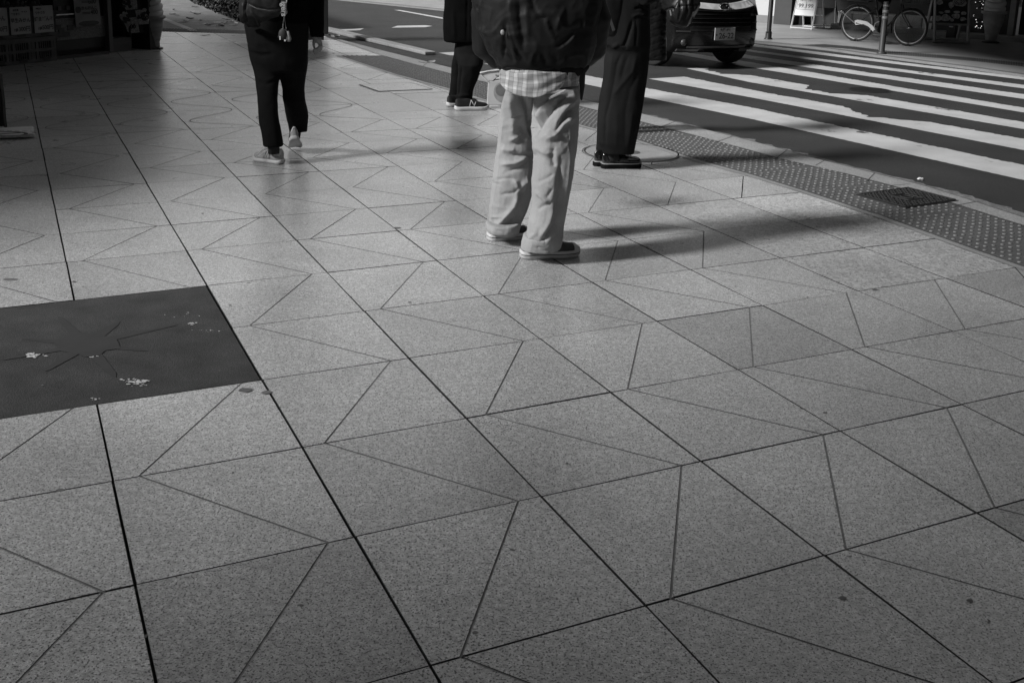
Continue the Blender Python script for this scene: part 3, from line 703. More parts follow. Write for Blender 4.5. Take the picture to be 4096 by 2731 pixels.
# crates, two high in three columns
W0 = kx(40) ; cw = (kx(228) - kx(134)) * 1.0
def make_crate():
    r = empty('plastic_crate', (0, 0, 0)); w_, h_, d_ = cw - .012, .30, .30
    m_ = MB()
    m_.box((0, d_ / 2, .008), (w_, d_, .016)); m_.box((0, d_ - .008, h_ / 2), (w_, .016, h_))
    for sx in (-1, 1): m_.box((sx * (w_ / 2 - .007), d_ / 2, h_ / 2), (.014, d_ - .034, h_ - .002))
    # slatted front: rails and bars
    for z, hh in ((.02, .04), (.145, .03), (h_ - .028, .056)): m_.box((0, .008, z), (w_, .016, hh))
    nb = 11
    for i in range(nb): m_.box((-w_ / 2 + .012 + (w_ - .024) * i / (nb - 1), .011, h_ / 2), (.013 if i not in (0, nb - 1) else .03, .011, h_ - .01))
    for sx in (-.33, .33): m_.box((sx * w_, .005, h_ / 2), (.035, .012, h_ - .01))
    m_.build('basket', G['crate'], r)
    m_ = MB(); m_.box((.03 * w_, -.002, .035), (.11, .008, .04)); m_.build('grip_hole', G['black_metal'], r)
    m_ = MB()
    for q in (-.03, -.01, .01, .03): m_.box((q, -.002, .11), (.012, .006, .026))
    m_.box((-.02, -.002, .075), (.01, .006, .014)); m_.box((.02, -.002, .075), (.01, .006, .014))
    m_.build('print', G['black_metal'], r)
    return r
proto = make_crate(); first = True
cols3 = [(kx(46) - cw / 2, 'leftmost column, cut by the frame'), (kx(137) - cw / 2 - .004, 'middle column'), (kx(227) - cw / 2 - .004, 'right column beside the display case')]
for ci, (tc, nm) in enumerate(cols3):
    for tier in range(2):
        o = proto if first else copy_tree(proto); first = False
        o.location = kp(tc, 0, .002 + tier * .305); o.rotation_euler = (0, 0, kang)
        tag(o, f"grey slatted crate, {'upper' if tier else 'lower'} one in the {nm}", 'crate', 'crates stacked at the stall')
for ci, (tc, nm) in enumerate(cols3):
    lines = [[('大特価', .0, .115, .03, 0), ('ワケあり', -.06, .08, .035, 0), ('みかん', .02, .03, .07, 1), ('200円', .05, -.075, .075, 1)],
             [('お徳用', -.07, .105, .03, 0), ('ワケあり', -.075, .065, .036, 1), ('サービス', .07, .085, .022, 0), ('早生みかん', .0, .0, .062, 0), ('1袋', -.085, -.095, .045, 0), ('300円', .055, -.088, .075, 1)],
             [('愛媛産', -.08, .105, .03, 0), ('ワケあり', -.055, .065, .04, 0), ('姫まどんな', .0, .0, .062, 1), ('1袋', -.075, -.095, .045, 0), ('500円', .06, -.088, .075, 1)]][ci]
    nmc = ['price card with pale lettering cut off by the frame edge', 'price card reading 300 yen on the middle crate column', 'price card reading 500 yen on the right crate column'][ci]
    hw = (cw - .065) / 2; hh = .158
    r = empty('price_card', kp(tc, -.012, .305 + .205), kang, nmc, 'price card', 'price cards on the crates')
    m_ = MB(); m_.box((0, 0, 0), (hw * 2, .004, hh * 2)); m_.build('card', G['card'], r)
    k_ = hw / .165
    for s_, x, z, sz, mi in lines:
        t = text(s_, sz * k_ * 1.05, G['ink_mid'] if mi else G['ink'], r, 'lettering', bold=.002 if mi else .001); t.matrix_local = frame_matrix(t, (x * k_, -.0035, z * 1.15), (1, 0, 0), (0, 0, 1))
# bags of fruit on the crates
G['fruit'] = mat('mandarin', .06, .45, var=.25, scale=30, bump=.1, bscale=200)
G['bag'] = mat('clear_bag', .12, .15, alpha=.22)
def fruit_bag():
    r = empty('fruit_bag', (0, 0, 0)); rnd = random.Random(4); m_ = MB()
    for q in [(-.07, .0, .035), (.0, -.02, .035), (.07, .0, .035), (-.035, .05, .035), (.04, .055, .035), (-.03, .0, .09), (.035, .01, .09), (0, .04, .12)]: m_.blob(q, .036, 6)
    m_.build('mandarins', G['fruit'], r, smooth=True)
    m_ = MB(); rs = []
    for z, s_ in ((.002, .9), (.05, 1.05), (.11, .85), (.15, .35), (.17, .1), (.21, .2)):
        rs.append([Vector((s_ * .115 * math.cos(6.28 * k / 14) * (1 + .12 * rnd.gauss(0, 1)), .02 + s_ * .09 * math.sin(6.28 * k / 14) * (1 + .12 * rnd.gauss(0, 1)), z)) for k in range(14)])
    m_.rings(rs); m_.build('bag', G['bag'], r, smooth=False)
    return r
pb = fruit_bag(); first = True
for tc, lab in [(cols3[0][0] + .05, 'clear bag of mandarins on the leftmost crate column'), (cols3[1][0] - .08, 'clear bag of mandarins on the middle crates, left of two'), (cols3[1][0] + .12, 'clear bag of mandarins on the middle crates, right of two'), (cols3[2][0] + .02, 'clear bag of mandarins on the right crate column')]:
    o = pb if first else copy_tree(pb); first = False
    o.location = kp(tc, .14, .608); o.rotation_euler = (0, 0, kang + random.uniform(-.4, .4)); tag(o, lab, 'fruit bag', 'bags of mandarins on the crates')
# display case
t0, t1 = kx(229, .12), kx(424, .12)
dc = empty('display_case', kp((t0 + t1) / 2, .3, 0), kang, 'dark refrigerated display case with pale mesh front panel beside crates', 'display case')
def dbox(mb_, a0, a1, z0, z1, d0, d1): mb_.box(((a0 + a1) / 2 - (t0 + t1) / 2, (d0 + d1) / 2 - .3, (z0 + z1) / 2), (a1 - a0, d1 - d0, z1 - z0))
zA, zB_, zC, zD = kz(250, 162, .12)[1], kz(250, 76, .12)[1], kz(250, 59, .12)[1], kz(250, 0, .12)[1]
m_ = MB(); dbox(m_, t0, t1, .09, 1.2, .14, .6); m_.build('body', mat('case_body', .010, .5), dc)
m_ = MB(); dbox(m_, t0, t1, 0, .085, .2, .6); m_.build('kick_plate', mat('kick_black', .006, .6), dc)
m_ = MB(); dbox(m_, t0, t1, zA, zB_, .125, .138); fp_ = m_.build('mesh_panel', mat('mesh_panel', .12, .6, var=.25, scale=60, fine=.5, fscale=140), dc)
m_ = MB(); dbox(m_, t0, t1 - .3, zC - .006, zC + .006, .10, .135); m_.build('chrome_strip', mat('chrome_strip', .85, .25, metal=.6), dc)
G['label'] = mat('label_grey', .07, .6)
for i in range(4):
    m_ = MB(); dbox(m_, t0 + .05 + i * .13, t0 + .10 + i * .13, zC + .05, zC + .10, .12, .139); m_.build('goods_label', G['label'], dc)
m_ = MB()
for x, y, rx, ry in [(232, 110, 10, 8), (246, 122, 8, 7), (268, 138, 12, 7), (282, 112, 9, 9), (225, 140, 8, 8), (246, 140, 12, 9)]:
    t_, z_ = kz(x, y, .12); dbox(m_, t_ - .045, t_ + .045, z_ - .03, z_ + .03, .117, .124)
m_.build('photo_print', mat('photo_print', .03, .5, var=.6, scale=30), dc)
m_ = MB(); dbox(m_, kx(428, .1), kx(443, .1), .02, 1.2, .06, .14); m_.build('corner_post', mat('post_grey', .055, .5), dc)
# poster on the case
ps = empty('menu_poster', kp(kx(355, .09), .09, 0), kang, 'pale menu poster reading 600 and 400 hung on the display case', 'poster')
def on_case(px_, py_, d=.09):
    t_, z_ = kz(px_, py_, d); return t_ - kx(355, .09), z_
q = [on_case(305, 110), on_case(405, 100), on_case(393, -20), on_case(292, -12)]
m_ = MB(); m_.prism([(a, 0, z) for a, z in q], (0, .006, 0)); m_.build('sheet', mat('poster_paper', .17, .6, var=.1, scale=6), ps)
for s_, x, y, sz in (('600', 367, 7, .085), ('400', 376, 50, .08), ('みかんけんこ', 350, 34, .052)):
    a, z = on_case(x, y); t = text(s_, sz, G['ink'], ps, 'lettering', bold=.001); t.matrix_local = frame_matrix(t, (a, -.004, z), (1, 0, 0), (0, 0, 1))
m_ = MB()
G['poster_ink'] = mat('poster_ink', .03, .6)
for (x0, x1, y) in ((326, 352, 6), (326, 352, 11), (330, 360, 52), (330, 360, 57)):
    a, z = on_case(x0, y); b__, _ = on_case(x1, y); m_.box(((a + b__) / 2, -.002, z), (b__ - a, .004, .010))
m_.build('poster_print', G['poster_ink'], ps)
m_ = MB(); a, z = on_case(312, 41); m_.blob((a, -.001, z), (.045, .003, .045), 6); m_.build('poster_print', G['poster_ink'], ps)
m_ = MB(); a, z = on_case(356, 94); m_.blob((a, -.001, z), (.17, .003, .035), 6)
m_.build('poster_print', G['poster_ink'], ps)
# cardboard box, sign stand, cut-out signs, cone statue
p = kp(kx(480, .15), .15, 0); r = empty('cardboard_box', p, kang, 'dim cardboard box on the ground left of the sign stand', 'box')
m_ = MB(); m_.box((0, .1, .09), (.36, .22, .18)); m_.build('body', mat('cardboard', .05, .8, var=.15, scale=20), r, bevel=.004)
m_ = MB(); m_.box((0, -.012, .11), (.36, .003, .03)); m_.build('tape', mat('tape', .035, .4), r)
a0, b0 = at(523, 202), at(606, 198); d = b0 - a0; ss = empty('sign_stand', (a0 + b0) / 2, math.atan2(d.y, d.x), 'dark easel stand carrying cut-out frozen treat signs', 'stand')
hw = d.length / 2
for sx in (-1, 1):
    for yb, yt in ((0, .10), (.24, .13)):
        m_ = MB(); m_.tube([(sx * hw, yb, 0), (sx * (hw - .06), yt, .95)], .018, 4); m_.build('leg', mat('stand_leg', .03, .6), ss)
m_ = MB(); m_.prism([(-hw + .02, .02, .22), (hw - .02, .02, .22), (hw - .05, .09, .95), (-hw + .05, .09, .95)], (0, .02, 0)); m_.build('board', mat('stand_board', .012, .6), ss)
SY = ((a0 + b0) / 2).y - .05
def cut_sign(outline, label, txt, tp, m_base=mat('cutout_sign', .42, .5, var=.5, scale=45)):
    pts_ = [atY(x, y, SY - .02) for x, y in outline]; c = sum(pts_, Vector()) / len(pts_)
    o = empty('treat_sign', c, 0, label, 'sign', 'cut-out signs on the easel')
    m_ = MB(); m_.prism([p_ - c for p_ in pts_], (0, .012, 0)); m_.build('board', m_base, o)
    bl_ = MB(); rnd = random.Random(len(label))
    xs = [x for x, y in outline]; ys = [y for x, y in outline]
    cx0, cy0 = sum(xs) / len(xs), sum(ys) / len(ys)
    for i in range(7):
        u_, v_ = cx0 + rnd.uniform(-.3, .3) * (max(xs) - min(xs)), cy0 + rnd.uniform(-.3, .3) * (max(ys) - min(ys)); q = atY(u_, v_, SY - .022) - c
        s_ = rnd.uniform(.015, .04); k = rnd.randint(5, 8); a00 = rnd.uniform(0, 6)
        bl_.poly([q + Vector((s_ * math.cos(a00 + 6.28 * t / k) * rnd.uniform(.6, 1.2), -.0012 - i * .0002, s_ * math.sin(a00 + 6.28 * t / k) * rnd.uniform(.6, 1.2))) for t in range(k)])
    bl_.build('print', mat('sign_print', .05, .6, var=.6, scale=50), o)
    if txt:
        q = atY(tp[0], tp[1], SY - .024) - c; t = text(txt, .075, G['ink'], o, 'lettering', bold=.003); t.matrix_local = frame_matrix(t, q + Vector((0, -.002, 0)), (1, 0, .06), (0, 0, 1))
    return o
cut_sign([(497, -12), (545, -12), (548, 37), (505, 42), (494, 25), (488, 15)], 'cut-out treat sign at the top of the easel, cut by the frame', None, None)
cut_sign([(478, 60), (484, 56), (487, 62), (489, 48), (496, 47), (499, 52), (505, 48), (511, 56), (513, 73), (543, 70), (551, 100), (557, 130), (518, 135), (508, 125), (505, 112), (497, 95), (484, 80), (477, 68)], 'hand-shaped cut-out treat sign low on the easel', '00', (532, 108))
cut_sign([(540, 42), (580, 40), (584, 55), (594, 80), (593, 97), (553, 100), (546, 70)], 'square cut-out treat sign reading 400 on the right of the easel', '400', (577, 73))
r = cone_statue(at(616, 196), 'ice cream cone statue with pale swirl in front of the black end wall', .80, G['cream'], mat('cone_dim', .2, .6))
# base plate with emblem and banner foot at the left edge
q4 = [(-60, 524), (133, 517), (139, 548), (-60, 556)]
c = at(70, 535); r = empty('sign_plate', c, 0, 'white flat plate with dark oval emblem lying at the left edge', 'sign')
m_ = MB(); m_.prism([at(x, y, .012) - c for x, y in q4], (0, 0, .022)); m_.build('board', mat('plate_white', .55, .5, var=.1, scale=10), r, bevel=.003)
m_ = MB(); c2 = at(30, 535, .036) - c
rs = lambda a_, b_, n=40: [c2 + Vector((a_ * math.cos(6.2832 * i / n), b_ * math.sin(6.2832 * i / n), 0)) for i in range(n)]
o1, o2 = rs(.155, .095), rs(.125, .07)
for i in range(40): m_.quad(o1[i], o1[(i + 1) % 40], o2[(i + 1) % 40], o2[i])
m_.box(c2 + Vector((.0, 0, .001)), (.19, .022, .001), Matrix.Rotation(.6, 3, 'Z'))
for i in range(3): m_.box(c2 + Vector((.178, .06 - i * .055, .0006)), (.03, .008, .001))
for i in range(6): m_.box(c2 + Vector((-.16 + i * .06, -.118, .0006)), (.036, .006, .001)); m_.box(c2 + Vector((-.16 + i * .06, .118, .0006)), (.036, .006, .001))
m_.build('emblem', G['ink'], r)
p = at(2, 512); r = empty('banner', p, 0, 'black cloth banner hanging to its foot at the left edge', 'banner')
m_ = MB(); q = []
for (x, y) in [(-60, 512), (14, 505), (19, 516), (14, 470), (11, 420), (7, 380), (2, 345), (-2, 300), (-60, 300)]: q.append(atY(x, y, p.y) - p)
m_.prism([v + Vector((0, 0, .0)) for v in q], (0, .05, 0)); m_.build('cloth', mat('banner_cloth', .01, .8), r, bevel=.005)

# covers in the paving
q4 = [(1965 * 1.7415, 447 * 1.7415), (2085 * 1.7415, 431 * 1.7415), (2203 * 1.7415, 461 * 1.7415), (2080 * 1.7415, 479 * 1.7415)]
P4 = [at(x, y, .006) for x, y in q4]; c = sum(P4, Vector()) / 4
r = empty('drain_cover', c, 0, 'black cast iron drain cover set into the tactile strip', 'drain cover')
def bil(u, v, z=0): return (P4[0] * (1 - u) * (1 - v) + P4[1] * u * (1 - v) + P4[2] * u * v + P4[3] * (1 - u) * v) - c + Vector((0, 0, z))
m_ = MB(); m_.prism([bil(0, 0, -.004), bil(1, 0, -.004), bil(1, 1, -.004), bil(0, 1, -.004)], (0, 0, .006)); m_.build('frame', G['iron'], r, bevel=.003)
m_ = MB()
for i in range(16):
    for j in range(11):
        u, v = .08 + .84 * i / 15, .09 + .82 * j / 10
        if .36 < u < .64 and .32 < v < .68: continue
        m_.box(bil(u, v, .005), (.012, .012, .006), Matrix.Rotation(.5 + (i + j) % 2 * .6, 3, 'Z'))
m_.build('studs', mat('iron_studs', .06, .4, metal=.3, var=.4, scale=40), r)
m_ = MB()
for (u0, v0, u1, v1) in ((.36, .32, .64, .32), (.64, .32, .64, .68), (.64, .68, .36, .68), (.36, .68, .36, .32), (.03, .04, .97, .04), (.97, .04, .97, .96), (.97, .96, .03, .96), (.03, .96, .03, .04)): m_.tube([bil(u0, v0, .004), bil(u1, v1, .004)], .006, 4)
m_.tube([bil(.5 + .07 * math.cos(a_ * .35), .5 + .10 * math.sin(a_ * .35), .004) for a_ in range(19)], .005, 4)
m_.build('emblem', mat('iron_ridge', .035, .4, metal=.3), r)
c = at(1450 * 1.7415, 351 * 1.7415, 0); r = empty('manhole_cover', c, 0, 'round manhole cover with stone inlay under the black loafers', 'manhole cover')
ex = (at(1559 * 1.7415, 355 * 1.7415) - at(1341 * 1.7415, 350 * 1.7415)).length / 2; R0 = ex
def ringm(ra, rb_, z, n=64):
    q = MB()
    for i in range(n):
        a0_, a1_ = 6.2832 * i / n, 6.2832 * (i + 1) / n
        q.quad((ra * math.cos(a0_), ra * math.sin(a0_), z), (rb_ * math.cos(a0_), rb_ * math.sin(a0_), z), (rb_ * math.cos(a1_), rb_ * math.sin(a1_), z), (ra * math.cos(a1_), ra * math.sin(a1_), z))
    return q
m_ = MB(); m_.lathe([(0, .0015), (R0 - .012, .0015), (R0 - .012, .003), (0, .003)], 64); m_.build('inlay', mat('inlay_stone', .30, .42, var=.12, scale=6, fine=.2, fscale=200), r)
ringm(R0 - .012, R0, .0045).build('rim', G['iron'], r); ringm(R0 + .008, R0 + .014, .0032).build('outer_rim', mat('rim_gap', .06, .6), r)
m_ = MB(); m_.lathe([(0, .0034), (.07, .0034), (.07, .005), (0, .005)], 24); m_.build('hub', mat('hub_metal', .09, .45, metal=.3, var=.4, scale=40), r)
P4b = [at(x, y, 0) for x, y in [(1436, 340), (1640, 331), (1730, 358), (1514, 367)]]; c = sum(P4b, Vector()) / 4
r = empty('access_cover', c, 0, 'square paved access cover with thin black outline near the tactile strip', 'access cover')
m_ = MB(); m_.prism([p_ - c + Vector((0, 0, .001)) for p_ in P4b], (0, 0, .0022)); m_.build('inlay', granite('cover_inlay', .44, .25, 165, tone=False), r)
m_ = MB()
for i in range(4):
    a_, b_ = P4b[i] - c, P4b[(i + 1) % 4] - c; d = (b_ - a_).normalized(); nr = Vector((-d.y, d.x, 0)) * (.011 if i in (2, 3) else .004); z = Vector((0, 0, .0045)); m_.quad(a_ - nr + z, b_ - nr + z, b_ + nr + z, a_ + nr + z)
m_.build('frame', G['iron'], r)
# round cover in the road
c = at(3478, 361, ROAD_Z); r = empty('road_manhole_cover', c, 0, 'small round dark manhole cover between two crosswalk stripes', 'manhole cover')
m_ = MB(); m_.lathe([(0, .004), (.22, .004), (.22, .006), (0, .006)], 32); m_.build('lid', G['iron'], r); ringm(.225, .25, .005, 32).build('rim', mat('rim_dark', .04, .6, metal=.3), r)

# fallen leaves and litter
lf = {False: mat('dry_leaf', .34, .7, var=.3, scale=30), True: mat('brown_leaf', .07, .7, var=.3, scale=30)}
def leaf_mesh(dark, seed):
    rnd = random.Random(seed); m_ = MB(); L_, W_ = rnd.uniform(.05, .08), rnd.uniform(.02, .032); vs = []; n = 7; cu = rnd.uniform(.004, .016)
    for i in range(n):
        t = i / (n - 1); ww = W_ * math.sin(math.pi * min(max(t, .02), .98)) ** .8
        for s_ in (-1, 0, 1): vs.append((L_ * (t - .5) * 2, s_ * ww, .002 + cu * (1 - math.cos((t - .5) * 3)) + (cu * .9 if s_ else 0)))
    m_.add(vs, [(i * 3 + k, i * 3 + 3 + k, i * 3 + 4 + k, i * 3 + 1 + k) for i in range(n - 1) for k in (0, 1)])
    o = m_.build('fallen_leaf', lf[dark], smooth=True); return o
protos = {d: [leaf_mesh(d, 10 * d + i) for i in range(3)] for d in (False, True)}
used = set(); rnd = random.Random(21)
spots = [(695, 42, 1), (720, 90, 0), (735, 90, 0), (745, 85, 0), (690, 60, 0), (705, 62, 0), (770, 52, 0), (760, 78, 1), (800, 82, 0), (820, 100, 0), (830, 104, 1), (850, 98, 0), (870, 92, 0), (885, 102, 0), (900, 94, 0), (790, 60, 1), (905, 80, 0), (925, 88, 0), (930, 104, 0), (945, 96, 0), (870, 108, 0), (885, 106, 1), (915, 70, 0), (780, 30, 1), (820, 143, 0),
         (1318, 137, 0), (1330, 141, 0), (1345, 143, 0), (1337, 153, 0), (1312, 149, 0), (1352, 139, 0), (1700, 252, 0), (1725, 250, 0), (1640, 190, 0), (1225, 145, 0)]
for x, y, dk_ in spots:
    pr = rnd.choice(protos[bool(dk_)])
    o = pr if pr not in used else pr.copy()
    if pr in used: col.objects.link(o)
    used.add(pr)
    o.location = at(x, y, .002 if y > 100 else .0); o.location.z = -.025 if x > 1300 and y < 200 else .002; o.rotation_euler = (rnd.uniform(-.3, .3), rnd.uniform(-.2, .2), rnd.uniform(0, 6.28)); o.scale = (1.1,) * 3
    onp = x < 1000
    tag(o, ('dark curled leaf' if dk_ else 'pale dry leaf') + (' fallen on the path beside the hedge' if onp else ' fallen in the gutter by the separator kerb'), 'leaf', 'leaves fallen on the path' if onp else 'leaves fallen by the kerb')
for pl in protos.values():
    for pr in pl:
        if pr not in used: bpy.data.objects.remove(pr)
m_ = MB(); rnd = random.Random(8)
m_.blob((0, 0, .010), (.024, .016, .011), 7); m_.v = [tuple(Vector(v) * (1 + .6 * noise.noise(Vector(v) * 60))) for v in m_.v]
o = m_.build('paper_scrap', mat('white_paper', .7, .7)); o.location = at(3683, 722, ROAD_Z); tag(o, 'crumpled scrap of white paper in the gutter of the road', 'litter')
# ------------------------------------------------------------------ people
def Zm(ox, oy, s): return lambda x, y: (ox + x / s, oy + y / s)
def ring(c, rx, ry, n=24, rot=0.0, ex=1.0):
    out = []
    for k in range(n):
        a = 2 * math.pi * k / n; ca, sa = math.cos(a), math.sin(a)
        x = rx * math.copysign(abs(ca) ** ex, ca); y = ry * math.copysign(abs(sa) ** ex, sa)
        out.append(Vector((c[0] + x * math.cos(rot) - y * math.sin(rot), c[1] + x * math.sin(rot) + y * math.cos(rot), c[2])))
    return out
def outline_loft(mb, rows, Y, ratio, zf=lambda x, y: (x, y), n=24, ex=0.9, cap=True):
    """rows (y, xl, xr[, dY[, ratio]]) in photo pixels -> a closed garment tube standing at distance Y"""
    rs = []
    for r in rows:
        y, xl, xr = r[:3]; dY = r[3] if len(r) > 3 else 0; ra = r[4] if len(r) > 4 else ratio
        a = atY(*zf(xl, y), Y + dY); b = atY(*zf(xr, y), Y + dY); c = (a + b) / 2; hw = abs(b.x - a.x) / 2
        rs.append(ring(c, hw, hw * ra, n, 0, ex))
    mb.rings(rs, 0, cap); return mb
def remesh(mb, name, m, parent, voxel=.008, smooth_it=6, sculpt=None, wr=0.0, wscale=9.0, shade=True, subtle=0.0, subs=55, prof=2.0, ridged=0.0):
    me = bpy.data.meshes.new(name); me.from_pydata(mb.v, [], mb.f)
    bm = bmesh.new(); bm.from_mesh(me); bmesh.ops.recalc_face_normals(bm, faces=bm.faces); bm.to_mesh(me); bm.free()
    o = bpy.data.objects.new(name, me); col.objects.link(o)
    r = o.modifiers.new('r', 'REMESH'); r.mode = 'VOXEL'; r.voxel_size = voxel
    s_ = o.modifiers.new('s', 'SMOOTH'); s_.factor = .5; s_.iterations = smooth_it
    dg = bpy.context.evaluated_depsgraph_get(); dg.update()
    m2 = bpy.data.meshes.new_from_object(o.evaluated_get(dg)); o.modifiers.clear(); o.data = m2; m2.name = name
    nv = len(m2.vertices); co = np.empty(nv * 3); m2.vertices.foreach_get('co', co); co = co.reshape(-1, 3)
    no = np.empty(nv * 3); m2.vertices.foreach_get('normal', no); no = no.reshape(-1, 3)
    d = np.zeros(nv)
    if wr:
        for i in range(nv):
            p = Vector(co[i]); d[i] += wr * (noise.noise(Vector((p.x * wscale, p.y * wscale, p.z * wscale * .55))) + .5 * noise.noise(Vector((p.x * wscale * 2.3, p.y * wscale * 2.3 + 5, p.z * wscale * 1.6))))
    if ridged:
        for i in range(nv):
            p = Vector(co[i]); q = Vector((p.x * 6 + p.z * 3.2, p.y * 6, p.z * 7.5 - p.x * 4)); a = abs(noise.noise(q)); b = abs(noise.noise(q * 2.1 + Vector((3, 7, 1))))
            d[i] += ridged * (max(0, 1 - a * 3.2) ** 2 - .3) + ridged * .45 * max(0, 1 - b * 4) ** 2
    if subtle:
        for i in range(nv): d[i] += subtle * noise.noise(Vector(co[i]) * subs)
    if sculpt:
        P = topx(co); face = ((CAMP - co) * no).sum(1) > 0
        for zf, pts, wd, amp in sculpt:
            q = np.array([zf(*p) for p in pts]); k = zf(1, 0)[0] - zf(0, 0)[0]; wpx = wd * k
            best = np.full(nv, 1e9); tt = np.zeros(nv); n_ = len(q) - 1
            for i in range(n_):
                a, b = q[i], q[i + 1]; ab = b - a; t = np.clip(((P - a) @ ab) / (ab @ ab), 0, 1)
                dd = np.hypot(*(P - (a + t[:, None] * ab)).T); sel = dd < best; best[sel] = dd[sel]; tt[sel] = (i + t[sel]) / n_
            taper = np.clip(np.minimum(tt, 1 - tt) * 5 + .35, 0, 1)
            d += np.where(face, amp * taper * np.exp(-(best / wpx) ** prof), 0)
    co = co + no * d[:, None]
    m2.vertices.foreach_set('co', co.ravel()); m2.update()
    m2.materials.clear(); m2.materials.append(m)
    if shade: m2.polygons.foreach_set('use_smooth', [True] * len(m2.polygons))
    if parent:
        o.parent = parent; o.matrix_parent_inverse = parent_inv(parent)
    return o
def parent_inv(p):
    return (Matrix.Translation(p.location) @ p.rotation_euler.to_matrix().to_4x4()).inverted()
def pchild(o, parent):
    o.parent = parent; o.matrix_parent_inverse = parent_inv(parent); return o

G['skin'] = mat('skin', .24, .5, var=.08, scale=20)
G['hair'] = mat('dark_hair', .012, .5, var=.3, scale=60)
def body_mesh(parent, c, z_sh, face_dir, extra=None, hair_m=None, hunch=0.0):
    """neck, head, ears, nose (one surface with the torso core and any hands handed over in extra)"""
    f = Vector((face_dir[0], face_dir[1], 0)).normalized(); s = Vector((-f.y, f.x, 0)); up = Vector((0, 0, 1)); c = Vector(c)
    mb = extra or MB()
    T = lambda a, b, z: Vector((c.x, c.y, 0)) + f * (a + hunch * max(0, z - z_sh)) + s * b + up * z
    def el(a, b, z, ra, rb, n=20): return [T(a + ra * math.cos(6.2832 * k / n), b + rb * math.sin(6.2832 * k / n), z) for k in range(n)]
    rs = [el(0, 0, z_sh - .16, .05, .06), el(0, 0, z_sh - .08, .07, .10), el(0, 0, z_sh - .02, .07, .10), el(0, 0, z_sh + .03, .055, .06), el(.01, 0, z_sh + .10, .052, .054),
          el(.03, 0, z_sh + .125, .075, .06), el(.035, 0, z_sh + .16, .095, .068), el(.03, 0, z_sh + .21, .10, .074), el(.025, 0, z_sh + .26, .10, .077), el(.02, 0, z_sh + .30, .093, .072), el(.015, 0, z_sh + .335, .065, .05), el(.012, 0, z_sh + .352, .02, .016)]
    mb.rings(rs)
    mb.blob(T(.137, 0, z_sh + .20), (.018, .018, .028), 6); 
    for q in (-1, 1): mb.blob(T(.015, q * .078, z_sh + .21), (.02, .012, .032), 6); mb.blob(T(.122, q * .03, z_sh + .222), (.012, .014, .009), 5)
    mb.blob(T(.128, 0, z_sh + .155), (.010, .026, .007), 5)
    o = remesh(mb, 'body', G['skin'], parent, .0034, 1)
    h = MB(); rs = []
    for z, ra, rb, o_ in ((.17, .05, .080, -.045), (.21, .085, .084, -.02), (.25, .098, .088, -.006), (.285, .108, .087, .008), (.32, .098, .078, .01), (.35, .065, .052, .008), (.368, .02, .02, .008)): rs.append(el(o_, 0, z_sh + z, ra, rb))
    h.rings(rs); remesh(h, 'hair', hair_m or G['hair'], parent, .007, 2, wr=.006, wscale=40)
    return o

